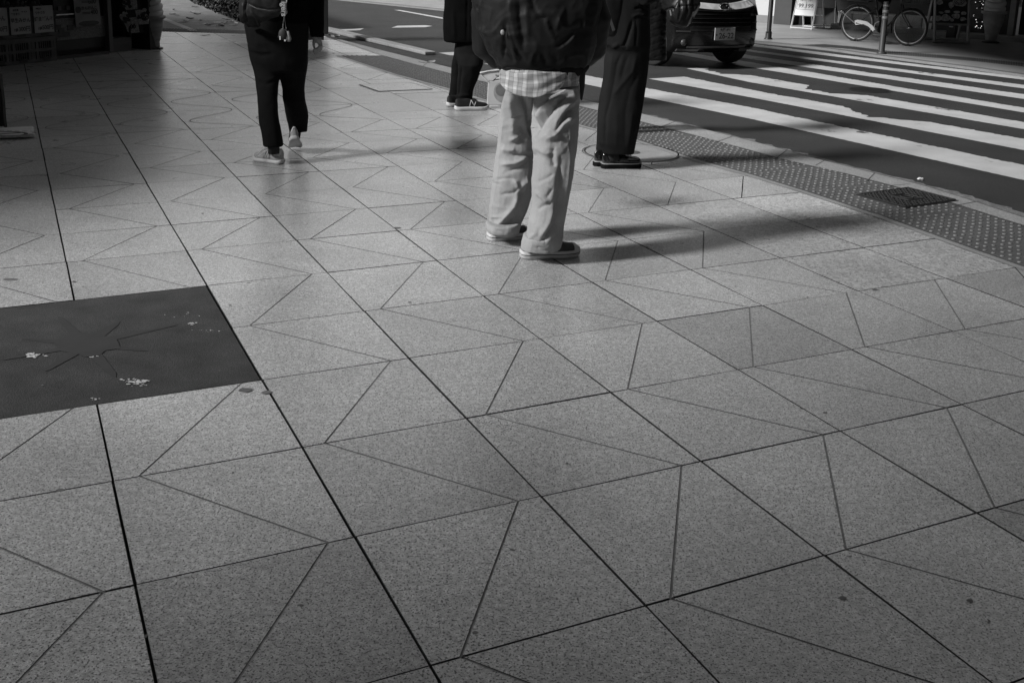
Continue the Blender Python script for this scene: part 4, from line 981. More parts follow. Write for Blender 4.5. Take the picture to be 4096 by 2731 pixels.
# shoes ---------------------------------------------------------------
def shoe(parent, heel, toe_dir, L, W, sole_h, top_h, m_up, m_sole, m_toe=None, collar=None, pitch=0.0, kind='sneaker', lace_m=None, zoff=0.0):
    """local x = heel to toe, built at the origin, then placed; heel = ground point under the heel"""
    f = Vector((toe_dir[0], toe_dir[1], 0)).normalized(); rz = math.atan2(f.y, f.x)
    Mx = Matrix.Translation(Vector(heel) + Vector((0, 0, zoff))) @ Matrix.Rotation(rz, 4, 'Z') @ Matrix.Translation((L, 0, 0)) @ Matrix.Rotation(pitch, 4, 'Y') @ Matrix.Translation((-L, 0, 0))
    def hw(t):
        pts = [(0, .30), (.04, .58), (.12, .74), (.3, .76), (.45, .80), (.62, .96), (.75, 1.0), (.87, .88), (.95, .62), (1.0, .22)]
        for (a, va), (b, vb) in zip(pts[:-1], pts[1:]):
            if t <= b: return (va + (vb - va) * (t - a) / (b - a)) * W / 2
        return .1 * W
    def th(t):
        if kind == 'loafer': pts = [(0, .82), (.08, 1.0), (.25, .98), (.4, .80), (.5, .92), (.62, .74), (.8, .58), (.92, .50), (1, .22)]
        else: pts = [(0, .80), (.06, 1.0), (.22, .96), (.36, 1.0), (.5, .88), (.65, .68), (.8, .54), (.92, .46), (1, .20)]
        for (a, va), (b, vb) in zip(pts[:-1], pts[1:]):
            if t <= b: return top_h * (va + (vb - va) * (t - a) / (b - a))
        return .2 * top_h
    def sect(t, grow=0.0):
        w_, h_ = hw(t) - .004 + grow, th(t); r = []
        for k in range(17):
            a = math.pi * k / 16; ca, sa = math.cos(a), math.sin(a)
            r.append(Vector((t * L, w_ * math.copysign(abs(ca) ** .75, ca) * (1 - .30 * sa * (1 - min(1, max(0, (t - .4) * 2)))), sole_h - .004 + h_ * sa ** .8)))
        return r
    up = MB(); N = 30
    up.rings([sect(.012 + .976 * i / N) for i in range(N + 1)], 0, True)
    def fin(mb, name, m, par, sm=True, **k):
        mb.v = [tuple(Mx @ Vector(v)) for v in mb.v]; o = mb.build(name, m, smooth=sm, **k); return pchild(o, par)
    root = empty('shoe', Vector(heel), 0); pchild(root, parent); root.name = 'shoe'
    # outsole
    so = MB(); N = 44; rs = []
    prof = [(0.0, -.004), (.12, .0), (.9, .003), (1.0, -.001)]
    def outl(grow, z, tz=False):
        pts = []
        for i in range(N + 1): t = i / N; pts.append((t * L, hw(t) + grow))
        res = [Vector((x, y, z)) for x, y in pts] + [Vector((x, -y, z)) for x, y in reversed(pts)]
        if tz:
            for v in res: v.z = z + (.012 * max(0, 1 - v.x / (L * .12)) ** 2 + .016 * max(0, v.x / L - .86) / .14) * (1 if kind != 'converse' else .5)
        return res
    if kind == 'loafer':
        base = [outl(.002, 0.0), outl(.003, sole_h * .82), outl(.001, sole_h * .83)]
        so.rings(base, 0, True); w2 = MB(); w2.rings([outl(.0045, sole_h * .80), outl(.005, sole_h * .93), outl(.0, sole_h * .94)], 0, True)
        for i in range(9):
            x = (.08 + i * .105) * L
            for q in (-1, 1): so.box((x, q * hw(x / L) * .95, .006), (.014, .012, .012))
        sh = pchild(fin(up, 'upper', m_up, root, sub=1), root)
        fin(so, 'sole', m_sole, root, False); fin(w2, 'welt', mat('pale_welt', .3, .5), root, False)
    else:
        so.rings([outl(-.004, 0, True), outl(.003, .006, True), outl(.004, sole_h * .6, True), outl(.003, sole_h + .004, True), outl(-.004, sole_h + .006, True)], 0, True)
        fin(up, 'upper', m_up, root, sub=1); fin(so, 'sole', m_sole, root, True)
        if kind == 'converse':
            sp_ = MB(); sp_.rings([outl(.0035, sole_h * .66), outl(.0052, sole_h * .67), outl(.0052, sole_h * .78), outl(.0035, sole_h * .79)], 0, False); fin(sp_, 'sole_stripe', mat('sole_stripe', .05, .6), root, False)
    if m_toe:
        tc = MB(); tc.rings([sect(.875 + .115 * i / 10, .0025) for i in range(11)], 0, True); tc.v = [(v[0] + .001, v[1], v[2] + .0025) for v in tc.v]; fin(tc, 'toe_cap', m_toe, root)
    if collar:
        cb_ = MB(); cb_.rings([[v + Vector((-.001, 0, 0)) for v in sect(.015 + .22 * i / 8, .003)] for i in range(9)], 0, True); cb_.v = [(v[0], v[1], v[2] + .003 if v[2] > sole_h + top_h * .55 else min(v[2], 1)) for v in cb_.v]
        keep = MB(); 
        for f_ in cb_.f:
            if len(f_) == 4 and min(cb_.v[i][2] for i in f_) > sole_h + top_h * .36: keep.add([cb_.v[i] for i in f_], [(0, 1, 2, 3)])
        fin(keep, 'heel_collar', collar, root)
    if lace_m:
        lc = MB()
        for i in range(5):
            t = .38 + i * .07; z = sole_h + th(t) + .0005; lc.tube([(t * L, -.022, z - .008), (t * L + .006, 0, z + .003), (t * L + .012, .022, z - .008)], .0035, 5)
        fin(lc, 'laces', lace_m, root)
    def stroke(pts, side, m, wdt, name='shoe_mark'):
        """flat mark lying on the side of the upper; pts are (t, height fraction)"""
        k = MB(); P3 = []
        for t, h in pts:
            s_ = sect(t, .0012); zt = sole_h + h * th(t)
            half = s_[:9] if side > 0 else s_[8:][::-1]
            yy = half[0].y
            for a, b in zip(half[:-1], half[1:]):
                if min(a.z, b.z) <= zt <= max(a.z, b.z) and abs(a.z - b.z) > 1e-6: yy = a.y + (b.y - a.y) * (zt - a.z) / (b.z - a.z); break
            P3.append(Vector((t * L, yy + side * .0025, zt)))
        k.tube(P3, wdt, 5); return k
    return root, stroke, fin
def n_mark(root, stroke, fin, side, m, t0=.36, t1=.60):
    """the slanted N on the side of the trainer, drawn as an outlined letter"""
    g_ = MB(); s = 1
    for pts in ([(t0, .2), (t0 + .06, .85)], [(t0 + .06, .85), (t0 + .13, .2)], [(t0 + .13, .2), (t0 + .19, .8)]):
        k = stroke(pts if True else pts, side, m, .0034); g_.add(k.v, k.f)
    return fin(g_, 'side_letter', m, root)

# ---- central person -------------------------------------------------
z1 = Zm(1850, 250, 1.889); YR, YL = at(2180, 1040).y, at(2030, 968).y
YC = (YR + YL) / 2
cp_ = empty('person', (at(2110, 1000).x, YC, 0), 0, 'person in baggy pale trousers, plaid shirt tail and dark padded jacket', 'person')
G['denim'] = mat('pale_denim', .31, .8, var=.08, scale=6, fine=.18, fscale=520, bump=.35, bscale=600)
m_ = MB()
outline_loft(m_, [(60, 360, 860, .0, .6), (150, 330, 878, .0, .58), (215, 320, 888, .0, .56)], YC, .6, z1)
outline_loft(m_, [(180, 330, 590, .04, .95), (230, 322, 560, .06), (300, 300, 545, .10), (400, 280, 540, .14), (500, 268, 532, .16), (600, 262, 548, .17), (700, 250, 552, .17), (800, 235, 545, .17), (900, 222, 530, .17), (1000, 208, 522, .17), (1100, 200, 495, .17), (1200, 203, 447, .16), (1275, 212, 432, .15), (1300, 218, 426, .15)], YC, .82, z1)
outline_loft(m_, [(180, 560, 884, -.02, .95), (230, 545, 886, -.02), (300, 535, 888, -.03), (400, 526, 884, -.05), (500, 518, 878, -.08), (600, 524, 870, -.11), (700, 533, 856, -.13), (800, 530, 842, -.15), (900, 522, 826, -.16), (1000, 523, 806, -.16), (1100, 519, 786, -.16), (1200, 500, 767, -.16), (1300, 482, 758, -.16), (1395, 468, 748, -.16, 1.1)], YC, 1.4, z1, ex=1.0)
FO = [([(800, 245), (710, 325), (620, 410), (560, 490), (535, 545)], 20, -.020), ([(860, 270), (790, 340), (720, 450), (690, 540), (600, 570)], 22, .012), ([(850, 330), (775, 400), (725, 480), (690, 540)], 26, -.018), ([(660, 290), (600, 350), (560, 430)], 18, .010),
      ([(640, 590), (700, 560), (760, 470), (830, 420)], 18, .012), ([(690, 650), (670, 720), (700, 790)], 22, -.012), ([(540, 640), (640, 690), (700, 680)], 16, .006), ([(690, 840), (640, 875), (560, 905)], 14, -.008), ([(680, 960), (630, 1030)], 15, -.010), ([(690, 1060), (600, 1090), (570, 1110)], 14, -.010), ([(560, 980), (640, 1060)], 14, .006),
      ([(745, 700), (740, 900), (722, 1080), (690, 1220), (620, 1330), (590, 1370)], 22, -.012), ([(690, 1100), (660, 1220), (590, 1330)], 20, .010), ([(760, 1000), (735, 1150), (720, 1300), (660, 1370)], 16, -.008), ([(520, 1180), (560, 1290), (500, 1340)], 16, .006), ([(800, 620), (800, 800), (775, 1000), (755, 1200)], 10, .005),
      ([(430, 260), (480, 350), (520, 450), (535, 540)], 24, -.022), ([(360, 250), (370, 350), (385, 450), (380, 560)], 26, .010), ([(370, 410), (450, 405)], 10, -.008), ([(430, 480), (470, 540), (430, 600)], 20, -.010), ([(360, 590), (430, 560)], 14, .008),
      ([(375, 692), (450, 705), (545, 700)], 14, -.016), ([(300, 660), (400, 665)], 20, .008), ([(340, 825), (420, 795), (500, 745), (540, 700)], 14, -.014), ([(300, 770), (400, 760), (480, 720)], 14, .010), ([(255, 885), (340, 875), (420, 885)], 9, -.007), ([(215, 905), (280, 925)], 9, -.006), ([(290, 1000), (390, 985), (450, 930)], 12, -.011), ([(390, 880), (430, 960), (500, 880)], 16, .008),
      ([(420, 1010), (390, 1090), (320, 1170), (260, 1240)], 18, .011), ([(450, 960), (440, 1060), (400, 1170), (330, 1230)], 22, -.011), ([(500, 940), (470, 1080), (430, 1200)], 16, -.008), ([(230, 1165), (240, 1230)], 12, -.008), ([(215, 1170), (300, 1165)], 9, .005)]
SEAM = [(z1, [(790, 300), (812, 600), (795, 850), (775, 1050), (755, 1350)], 4, .004), (z1, [(310, 420), (270, 800), (222, 1100), (214, 1230)], 4, .003), (z1, [(540, 270), (548, 400), (530, 520)], 4, -.008), (z1, [(500, 760), (470, 1000), (430, 1220)], 3.5, .003)]
jeans = remesh(m_, 'trousers', G['denim'], cp_, .0055, 5, [(z1, p, w_ * 1.1, a * (.8 if (a < 0 and w_ <= 16) else 1.75)) for p, w_, a in FO] + SEAM, wr=.003, wscale=5, subtle=.0006, subs=90, prof=1.6, ridged=.0025)
cu = MB()
outline_loft(cu, [(1196, 198, 440, .16, 1.35), (1202, 176, 440, .16, 1.4), (1238, 176, 436, .15, 1.4), (1268, 186, 432, .15, 1.4), (1260, 215, 425, .15, 1.3)], YC, .85, z1)
remesh(cu, 'rolled_cuff', G['denim'], cp_, .005, 2, [(z1, [(250, 1270), (330, 1290)], 14, -.006)], wr=.004, wscale=16)
cu = MB()
outline_loft(cu, [(1298, 472, 758, -.16, 1.16), (1304, 458, 762, -.16, 1.2), (1356, 444, 752, -.16, 1.15), (1404, 438, 734, -.16, 1.1), (1398, 462, 704, -.16, 1.0)], YC, .85, z1)
remesh(cu, 'rolled_cuff', G['denim'], cp_, .005, 2, [(z1, [(540, 1395), (640, 1420), (680, 1400)], 12, -.008), (z1, [(680, 1420), (660, 1450)], 8, -.008)], wr=.004, wscale=16)
# pocket, shirt tail
pk = MB(); q = [(648, 262), (780, 205), (772, 226), (655, 284)]
pk.prism([atY(*z1(x, y), YC - .215) for x, y in q], (0, .02, .0)); pchild(pk.build('back_pocket', mat('pocket_denim', .36, .8, fine=.2, fscale=200), bevel=.003), cp_)
m = bpy.data.materials.new('plaid_shirt'); m.use_nodes = True; n_ = m.node_tree; pr = n_.nodes['Principled BSDF']; pr.inputs['Roughness'].default_value = .8
tc = n_.nodes.new('ShaderNodeTexCoord'); sx = n_.nodes.new('ShaderNodeSeparateXYZ')
nz = n_.nodes.new('ShaderNodeTexNoise'); nz.inputs['Scale'].default_value = 6
ad = n_.nodes.new('ShaderNodeVectorMath'); ad.operation = 'MULTIPLY_ADD'; ad.inputs[1].default_value = (.05, .05, .05)
n_.links.new(tc.outputs['Object'], nz.inputs[0]); n_.links.new(nz.outputs['Color'], ad.inputs[0]); n_.links.new(tc.outputs['Object'], ad.inputs[2]); n_.links.new(ad.outputs[0], sx.inputs[0])
def band(axis, freq, ph, lo, hi, va, vb):
    a = n_.nodes.new('ShaderNodeMath'); a.operation = 'MULTIPLY_ADD'; a.inputs[1].default_value = freq; a.inputs[2].default_value = ph; n_.links.new(sx.outputs[axis], a.inputs[0])
    f_ = n_.nodes.new('ShaderNodeMath'); f_.operation = 'FRACT'; n_.links.new(a.outputs[0], f_.inputs[0])
    r_ = n_.nodes.new('ShaderNodeMapRange'); r_.inputs[1].default_value = lo; r_.inputs[2].default_value = hi; r_.inputs[3].default_value = va; r_.inputs[4].default_value = vb; n_.links.new(f_.outputs[0], r_.inputs[0]); return r_.outputs[0]
def mulv(a, b):
    k = n_.nodes.new('ShaderNodeMath'); k.operation = 'MULTIPLY'; n_.links.new(a, k.inputs[0])
    if isinstance(b, float): k.inputs[1].default_value = b
    else: n_.links.new(b, k.inputs[1])
    return k.outputs[0]
v_ = mulv(band(0, 22, .2, .62, .66, 1.0, 1.5), band(2, 26, .3, .7, .74, 1.0, 1.25))
v_ = mulv(v_, band(0, 44, .1, .93, .95, 1, .45)); v_ = mulv(v_, band(2, 52, .1, .92, .94, 1, .45))
n_.links.new(mulv(v_, .27), pr.inputs['Base Color']); G['plaid'] = m
sh = MB()
outline_loft(sh, [(40, 290, 885, .0, .62), (90, 278, 884, .0, .62), (130, 278, 880, .0, .62), (165, 284, 874, .0, .62)], YC - .02, .62, z1, n=48)
o = remesh(sh, 'shirt_tail', G['plaid'], cp_, .007, 3, wr=.006, wscale=14)
# curved hem hanging at the back: a drooping panel
hem = [(275, 150), (300, 185), (330, 215), (380, 240), (430, 256), (490, 262), (545, 270), (600, 255), (650, 236), (700, 222), (745, 200), (765, 165), (790, 140)]
topy = [(275, 80), (300, 80), (330, 80), (380, 80), (430, 78), (490, 78), (545, 78), (600, 78), (650, 78), (700, 78), (745, 78), (765, 78), (790, 78)]
hm = MB(); front = []; NV = 9
def dep(x): u = (x - 580) / 310; return -.205 * math.sqrt(max(0, 1 - u * u * .92)) - .015
for (x, y), (x2, y2) in zip(hem, topy):
    front.append([atY(*z1(x2 + (x - x2) * k / NV, y2 + (y - y2) * k / NV), YC + dep(x) + .004 * math.sin(x * .05) + .004 * math.sin(k * 1.3 + x * .02) - .006 * (k / NV)) for k in range(NV + 1)])
hm.rings([f_ for f_ in front], 0, False, False)
ob = hm.build('shirt_hem', G['plaid'], smooth=True); sol = ob.modifiers.new('s', 'SOLIDIFY'); sol.thickness = .004; sb_ = ob.modifiers.new('u', 'SUBSURF'); sb_.levels = 2; sb_.render_levels = 2; pchild(ob, cp_)
hm = MB(); hm.rings([[atY(*z1(x2 + (x - x2) * k / 6, 78 + (y - 78) * k / 6), YC + dep(x) + .01 - .004 * math.sin(x * .09)) for k in range(7)] for (x2, x, y) in ((800, 805, 130), (820, 830, 150), (845, 858, 172), (870, 880, 160), (880, 884, 130))], 0, False, False)
ob = hm.build('shirt_hem', G['plaid'], smooth=True); sol = ob.modifiers.new('s', 'SOLIDIFY'); sol.thickness = .004; sb_ = ob.modifiers.new('u', 'SUBSURF'); sb_.levels = 2; sb_.render_levels = 2; pchild(ob, cp_)
hm = MB(); hm.prism([atY(*z1(x, y), YC - .02) for x, y in ((870, 70), (930, 70), (925, 180), (905, 292), (890, 285), (886, 180))], (0, .03, 0)); pchild(hm.build('lining_flap', mat('dark_lining', .03, .8), bevel=.006), cp_)
# jacket
z2 = Zm(1700, 0, 2.8)
G['nylon'] = mat('jacket_nylon', .012, .55, var=.15, scale=5, bump=.1, bscale=300, spec=.22)
jk = MB()
outline_loft(jk, [(760, 800, 1790, 0, .60), (735, 770, 1830, 0, .62), (690, 762, 1855, 0, .64), (640, 725, 1870, 0, .64), (580, 688, 1890, 0, .64), (480, 640, 1920, 0, .64), (330, 580, 1935, 0, .62), (200, 548, 1955, 0, .60), (0, 518, 1985, 0, .56), (-200, 520, 1985, 0, .52), (-330, 600, 1900, 0, .48), (-400, 800, 1700, 0, .45), (-430, 1050, 1450, 0, .5)], YC, .6, z2, ex=.85)
JF = [([(1050, 0), (1060, 200), (1090, 420), (1100, 560)], 26, -.022), ([(960, 0), (950, 120), (985, 300), (1010, 480)], 24, .012), ([(1140, 60), (1140, 260), (1150, 420)], 24, .012), ([(900, 280), (890, 450), (870, 620), (880, 660)], 14, -.022), ([(920, 300), (960, 440), (1000, 600), (1020, 690)], 16, .016), ([(870, 510), (940, 620), (1000, 690)], 13, -.018), ([(1010, 540), (1060, 620), (1110, 690)], 15, -.016), ([(700, 490), (760, 600), (800, 690)], 15, -.016), ([(640, 300), (680, 460), (720, 580)], 15, .012),
      ([(1190, 0), (1230, 120), (1290, 190), (1360, 205)], 16, -.018), ([(1360, 210), (1380, 320), (1440, 420)], 18, .016), ([(1470, 330), (1510, 220), (1560, 100)], 18, .014), ([(1470, 520), (1540, 500), (1630, 420), (1660, 360)], 16, -.02), ([(1500, 560), (1600, 500), (1690, 400)], 16, .014), ([(1300, 600), (1340, 680), (1360, 720)], 14, -.014), ([(1250, 600), (1220, 700)], 14, -.012), ([(1450, 620), (1480, 700)], 14, -.012), ([(1600, 620), (1590, 720)], 14, -.012), ([(1750, 640), (1730, 730)], 14, -.012), ([(575, 85), (600, 95), (610, 200), (620, 330)], 9, -.02), ([(1770, 230), (1760, 330)], 10, -.012)]
remesh(jk, 'jacket', G['nylon'], cp_, .010, 5, [(z2, p, w_ * 1.1, a * .55) for p, w_, a in JF], wr=.008, wscale=5, ridged=.006)
wb = MB(); rs = []
rows = [(700, 800, 1838), (745, 795, 1832), (790, 832, 1800), (822, 870, 1745), (835, 900, 1690)]
for (y, xl, xr) in rows:
    a, b = atY(*z2(xl, y), YC), atY(*z2(xr, y), YC); c = (a + b) / 2; w_ = (b.x - a.x) / 2
    rr = ring(c, w_, w_ * .60, 240, 0, .85)
    for k, v in enumerate(rr): v.x += (v.x - c.x) * .012 * (k % 2); v.y += (v.y - c.y) * .014 * (k % 2); v.z += .008 * math.sin(k * .35 + y) * .6 - .02 * (1 if False else 0) + .006 * math.sin(k * .11)
    rs.append(rr)
wb.rings(rs, 0, True); pchild(wb.build('waistband', mat('ribbed_band', .010, .8, spec=.2), smooth=True), cp_)
lg = MB(); q = atY(*z2(868, 365), YC - .185); lg.blob(q, (.010, .004, .014), 6); pchild(lg.build('jacket_emblem', mat('emblem_pale', .35, .4, var=.4, scale=200), smooth=True), cp_)
# sleeves (hands in the front pockets)
for sgn in (-1, 1):
    sl = MB(); cx_ = cp_.location.x + .03; sl.tube([(cx_ + sgn * .20, YC, 1.38), (cx_ + sgn * .27, YC + .02, 1.22), (cx_ + sgn * .27, YC + .10, 1.06), (cx_ + sgn * .20, YC + .17, .98)], [.085, .085, .078, .06], 14)
    remesh(sl, 'sleeve', G['nylon'], cp_, .012, 4, wr=.006, wscale=12)
body_mesh(cp_, (cp_.location.x + .03, YC - .02, 0), 1.40, (.8, .6))
# canvas shoes
G['canvas'] = mat('dark_canvas', .045, .8, var=.15, scale=30, fine=.2, fscale=400); G['rubber'] = mat('worn_rubber', .48, .6, var=.12, scale=25)
def shoe_px(parent, heel_px, toe_px, W, *a, **k):
    h, t = at(*heel_px), at(*toe_px); d = t - h; d.z = 0
    return shoe(parent, h, (d.x, d.y), d.length, W, *a, **k)
shoe_px(cp_, z1(436, 1478), z1(880, 1455), .112, .034, .075, G['canvas'], G['rubber'], m_toe=G['rubber'], kind='converse', lace_m=mat('pale_lace', .4, .8))
r, stroke, fin = shoe_px(cp_, z1(190, 1345), z1(500, 1318), .108, .034, .072, G['canvas'], G['rubber'], m_toe=G['rubber'], kind='converse')
# paper bag held at the left hip
G['bagp'] = mat('paper_bag', .50, .6, var=.08, scale=12)
BY = YC + .62
c = atY(*z2(790, 1170), BY); bag = empty('carrier_bag', c, 0, 'pale paper carrier bag with round grey print hanging left of the pale trousers', 'bag')
m_ = MB()
bc = [z2(692, 1172), z2(868, 1182), z2(905, 1182), z2(915, 860), z2(850, 830), z2(705, 905)]
fr = [(692, 1172), (735, 1178), (905, 1183), (912, 900), (745, 905), (706, 905)]
b0 = [atY(*z2(x, y), BY) - c for x, y in fr]
dpt = Vector((.02, .16, 0))
m_.prism([b0[0], b0[1], b0[2], b0[3], b0[4], b0[5]], dpt); m_.build('bag_body', G['bagp'], bag, bevel=.004)
m_ = MB(); fl_ = [(706, 905), (760, 912), (850, 832), (812, 785), (612, 818), (628, 838)]
m_.prism([atY(*z2(x, y), BY - .002) - c for x, y in fl_], (0, .05, 0)); m_.build('top_fold', mat('bag_fold', .55, .55, var=.1, scale=14), bag, bevel=.004)
m_ = MB(); m_.tube([atY(*z2(615, 822), BY - .006) - c, atY(*z2(700, 800), BY - .006) - c, atY(*z2(830, 786), BY - .006) - c, atY(*z2(900, 740), BY - .02) - c], .004, 6); m_.tube([atY(*z2(625, 838), BY - .006) - c, atY(*z2(690, 905), BY - .006) - c], .003, 5); m_.build('cord', mat('cord_white', .6, .7), bag)
m_ = MB(); k = 40
for rr, mi, off in ((96, 0, .003),):
    m_.poly([atY(*z2(860 + rr * .9 * math.cos(6.2832 * i / k) * (1 if True else 1) - 5, 1035 + rr * 1.12 * math.sin(6.2832 * i / k)), BY - off) - c for i in range(k)][::-1])
m_.build('round_print', mat('print_grey', .30, .6, var=.15, scale=30), bag)
m_ = MB(); m_.poly([atY(*z2(852 + 62 * math.cos(6.2832 * i / k), 1012 + 66 * math.sin(6.2832 * i / k)), BY - .0045) - c for i in range(k)][::-1]); m_.build('inner_print', mat('print_mid', .15, .6, var=.2, scale=30), bag)
m_ = MB(); m_.poly([atY(*z2(x, y), BY - .005) - c for x, y in ((785, 838), (797, 842), (806, 836), (812, 850), (800, 856), (790, 850))]); m_.build('small_mark', mat('mark_ink', .1, .6), bag)

# ---- walking person -------------------------------------------------
z3 = Zm(600, 0, 2.24); YW = at(1085, 655).y
YW2 = at(1190, 600).y
wp = empty('person', (atY(1090, 300, YW).x, YW + .15, 0), 0, 'person in black trousers and pale trainers walking away with keyrings at the hip', 'person')
G['blackcloth'] = mat('black_cotton', .006, .85, spec=.12, var=.2, scale=8, sheen=.0, fine=.15, fscale=300)
G['blacksoft'] = mat('black_wool', .003, .95, spec=.06, var=.2, scale=8)
m_ = MB(); YT = YW + .18
outline_loft(m_, [(-60, 850, 1425, 0, .55), (80, 846, 1428, 0, .58), (230, 846, 1424, 0, .6), (380, 868, 1420, 0, .6), (470, 895, 1418, 0, .58), (560, 905, 1416, 0, .55), (640, 930, 1404, 0, .5)], YT, .6, z3)
outline_loft(m_, [(420, 875, 1170, 0, .8), (560, 905, 1165, 0), (640, 930, 1160, -.02), (700, 940, 1156, -.04), (770, 950, 1150, -.07), (870, 960, 1144, -.10), (1000, 971, 1147, -.14), (1100, 981, 1162, -.16), (1200, 1000, 1180, -.18), (1290, 1014, 1194, -.19), (1312, 1018, 1197, -.19)], YT, .85, z3)
outline_loft(m_, [(420, 1120, 1420, 0, .8), (560, 1150, 1416, 0), (640, 1155, 1405, .02), (700, 1163, 1395, .04), (800, 1186, 1384, .06), (880, 1192, 1390, .08), (960, 1205, 1408, .12), (1040, 1220, 1417, .18), (1120, 1235, 1414, .25), (1180, 1244, 1408, .29)], YT, .85, z3)
WF = [([(960, 690), (1050, 730), (1150, 690)], 12, .010), ([(900, 470), (1000, 500), (1100, 480)], 14, -.008), ([(960, 740), (1040, 760), (1120, 720)], 12, -.010), ([(890, 420), (960, 460), (1090, 470)], 14, .010), ([(1000, 900), (1100, 950)], 14, -.006), ([(1200, 900), (1300, 930), (1380, 900)], 14, .008), ([(1220, 800), (1300, 780)], 14, -.008)]
remesh(m_, 'trousers', G['blackcloth'], wp, .010, 4, [(z3, p, w_ * 1.4, a * .55) for p, w_, a in WF], wr=.005, wscale=9)
m_ = MB()
outline_loft(m_, [(210, 905, 1425, 0, .62), (190, 880, 1430, 0, .63), (0, 870, 1440, 0, .62), (-200, 900, 1420, 0, .6), (-400, 880, 1450, 0, .52), (-500, 900, 1430, 0, .46), (-560, 950, 1380, 0, .44), (-620, 1020, 1310, 0, .5), (-660, 1110, 1230, 0, .5)], YT, .6, z3)
xa = lambda x, y, dy=0: atY(*z3(x, y), YT + dy)
m_.tube([xa(1370, -510), xa(1435, -350, .02), xa(1465, -120, .04), xa(1478, 60, .04), xa(1490, 200, .03), xa(1500, 322, .02)], [.075, .075, .070, .066, .058, .046], 16)
m_.tube([xa(960, -510), xa(890, -350, .05), xa(880, -100, .15), xa(900, 60, .28), xa(930, 160, .38)], [.075, .07, .06, .055, .045], 14)
remesh(m_, 'jacket', G['blacksoft'], wp, .010, 4, wr=.005, wscale=10)
# the hanging right hand and the hidden left one, in one surface with neck and head
hx = Zm(940, 0, 5.226); HY = YT + .03
hp = lambda x, y, dy=0.0: atY(*hx(x, y), HY + dy)
hb = MB()
hb.tube([hp(1690, 720), hp(1698, 780), hp(1735, 850), hp(1782, 915), hp(1792, 985)], [.029, .029, .026, .0155, .0145], 14)
hb.tube([hp(1690, 790), hp(1700, 840), hp(1790, 880)], [.024, .022, .014], 12)
hb.tube([hp(1675, 800, -.005), hp(1648, 880, -.010), hp(1645, 950, -.010), hp(1664, 1015, -.006)], [.014, .0110, .0098, .0075], 10)
for (pts, r0, dy) in (([(1770, 955), (1745, 1005), (1695, 1030), (1632, 1058)], .0092, -.022), ([(1785, 965), (1772, 1030), (1715, 1068), (1632, 1088)], .0096, -.006), ([(1795, 965), (1795, 1040), (1740, 1092), (1645, 1122)], .0092, .010), ([(1802, 950), (1808, 1020), (1775, 1075), (1700, 1120)], .0080, .025)):
    hb.tube([hp(x, y, dy) for x, y in pts], [r0 * 1.08, r0, r0 * .92, r0 * .75], 10)
body_mesh(wp, (wp.location.x + .03, YT, 0), 1.42, (-.25, 1), extra=hb)
# the hand mesh is fine enough only with a small voxel: rebuild cuff
m_ = MB(); rs = []
for (x, y, r_) in ((1492, 285, .047), (1500, 312, .050), (1498, 330, .048), (1496, 322, .034)): rs.append(ring(xa(x, y, .025), r_, r_ * .9, 20))
m_.rings(rs, 0, True); pchild(m_.build('cuff', G['blacksoft'], smooth=True), wp)
# socks and trainers
sk = MB(); sk.tube([xa(1105, 1250, -.19), xa(1108, 1310, -.19), xa(1112, 1375, -.19)], [.045, .040, .042], 14); sk.tube([xa(1300, 1130, .27), xa(1300, 1200, .29), xa(1290, 1262, .30)], [.045, .042, .042], 14)
pchild(sk.build('socks', mat('dark_sock', .02, .9), smooth=True), wp)
G['suede'] = mat('grey_suede', .34, .85, var=.12, scale=30); G['white_sole'] = mat('white_sole', .6, .5, var=.05); G['white_leather'] = mat('white_leather', .62, .45)
hl = at(*z3(1150, 1472)); r, stroke, fin = shoe(wp, hl + Vector((.035, 0, 0)), (-.80, .45), .27, .10, .022, .092, G['suede'], G['white_sole'], collar=G['white_leather'], kind='sneaker', lace_m=mat('white_lace', .6, .8))
n_mark(r, stroke, fin, 1, G['white_leather']); n_mark(r, stroke, fin, -1, G['white_leather'])
lc = MB(); lc.tube([hl + Vector((-.06, .02, .115)), hl + Vector((-.11, .03, .105)), hl + Vector((-.15, .02, .065)), hl + Vector((-.155, .0, .045)), hl + Vector((-.13, .0, .06)), hl + Vector((-.09, .01, .09))], .0032, 6); pchild(lc.build('lace_loop', mat('white_lace_loop', .6, .8)), r)
h2 = at(*z3(1300, 1352)); d2 = Vector((-.10, .55, 0)).normalized()
r, stroke, fin = shoe(wp, h2 - d2 * .20 + Vector((0, 0, .0)), (d2.x, d2.y), .27, .10, .022, .092, G['suede'], G['white_sole'], collar=G['white_leather'], kind='sneaker', pitch=rad(24))
# hip bag, tag and keyrings
G['bag_nylon'] = mat('bag_nylon', .016, .55, spec=.25, var=.25, scale=12)
bp = Zm(600, 0, 2.24); YB = YT - .24
bc_ = atY(*bp(880, 120), YB); hbag = empty('hip_bag', bc_, 0, 'dark hip bag slung at the back of the walking person', 'bag')
m_ = MB()
outline_loft(m_, [(250, 868, 988, .10, .35), (225, 856, 984, .06, .45), (200, 815, 986, .03, .5), (150, 800, 1150, 0, .28), (90, 790, 1190, 0, .28), (20, 795, 1195, 0, .28), (-80, 806, 1190, 0, .28), (-220, 830, 1150, .02, .25)], YB, .5, bp)
o = remesh(m_, 'pouch', G['bag_nylon'], hbag, .008, 4, [(bp, [(880, 30), (960, 70), (1060, 92), (1170, 90)], 7, -.012), (bp, [(865, 0), (850, 100), (870, 230)], 7, -.012), (bp, [(900, 100), (960, 170), (985, 240)], 7, .010), (bp, [(830, 40), (840, 140)], 8, .008)], wr=.005, wscale=14)
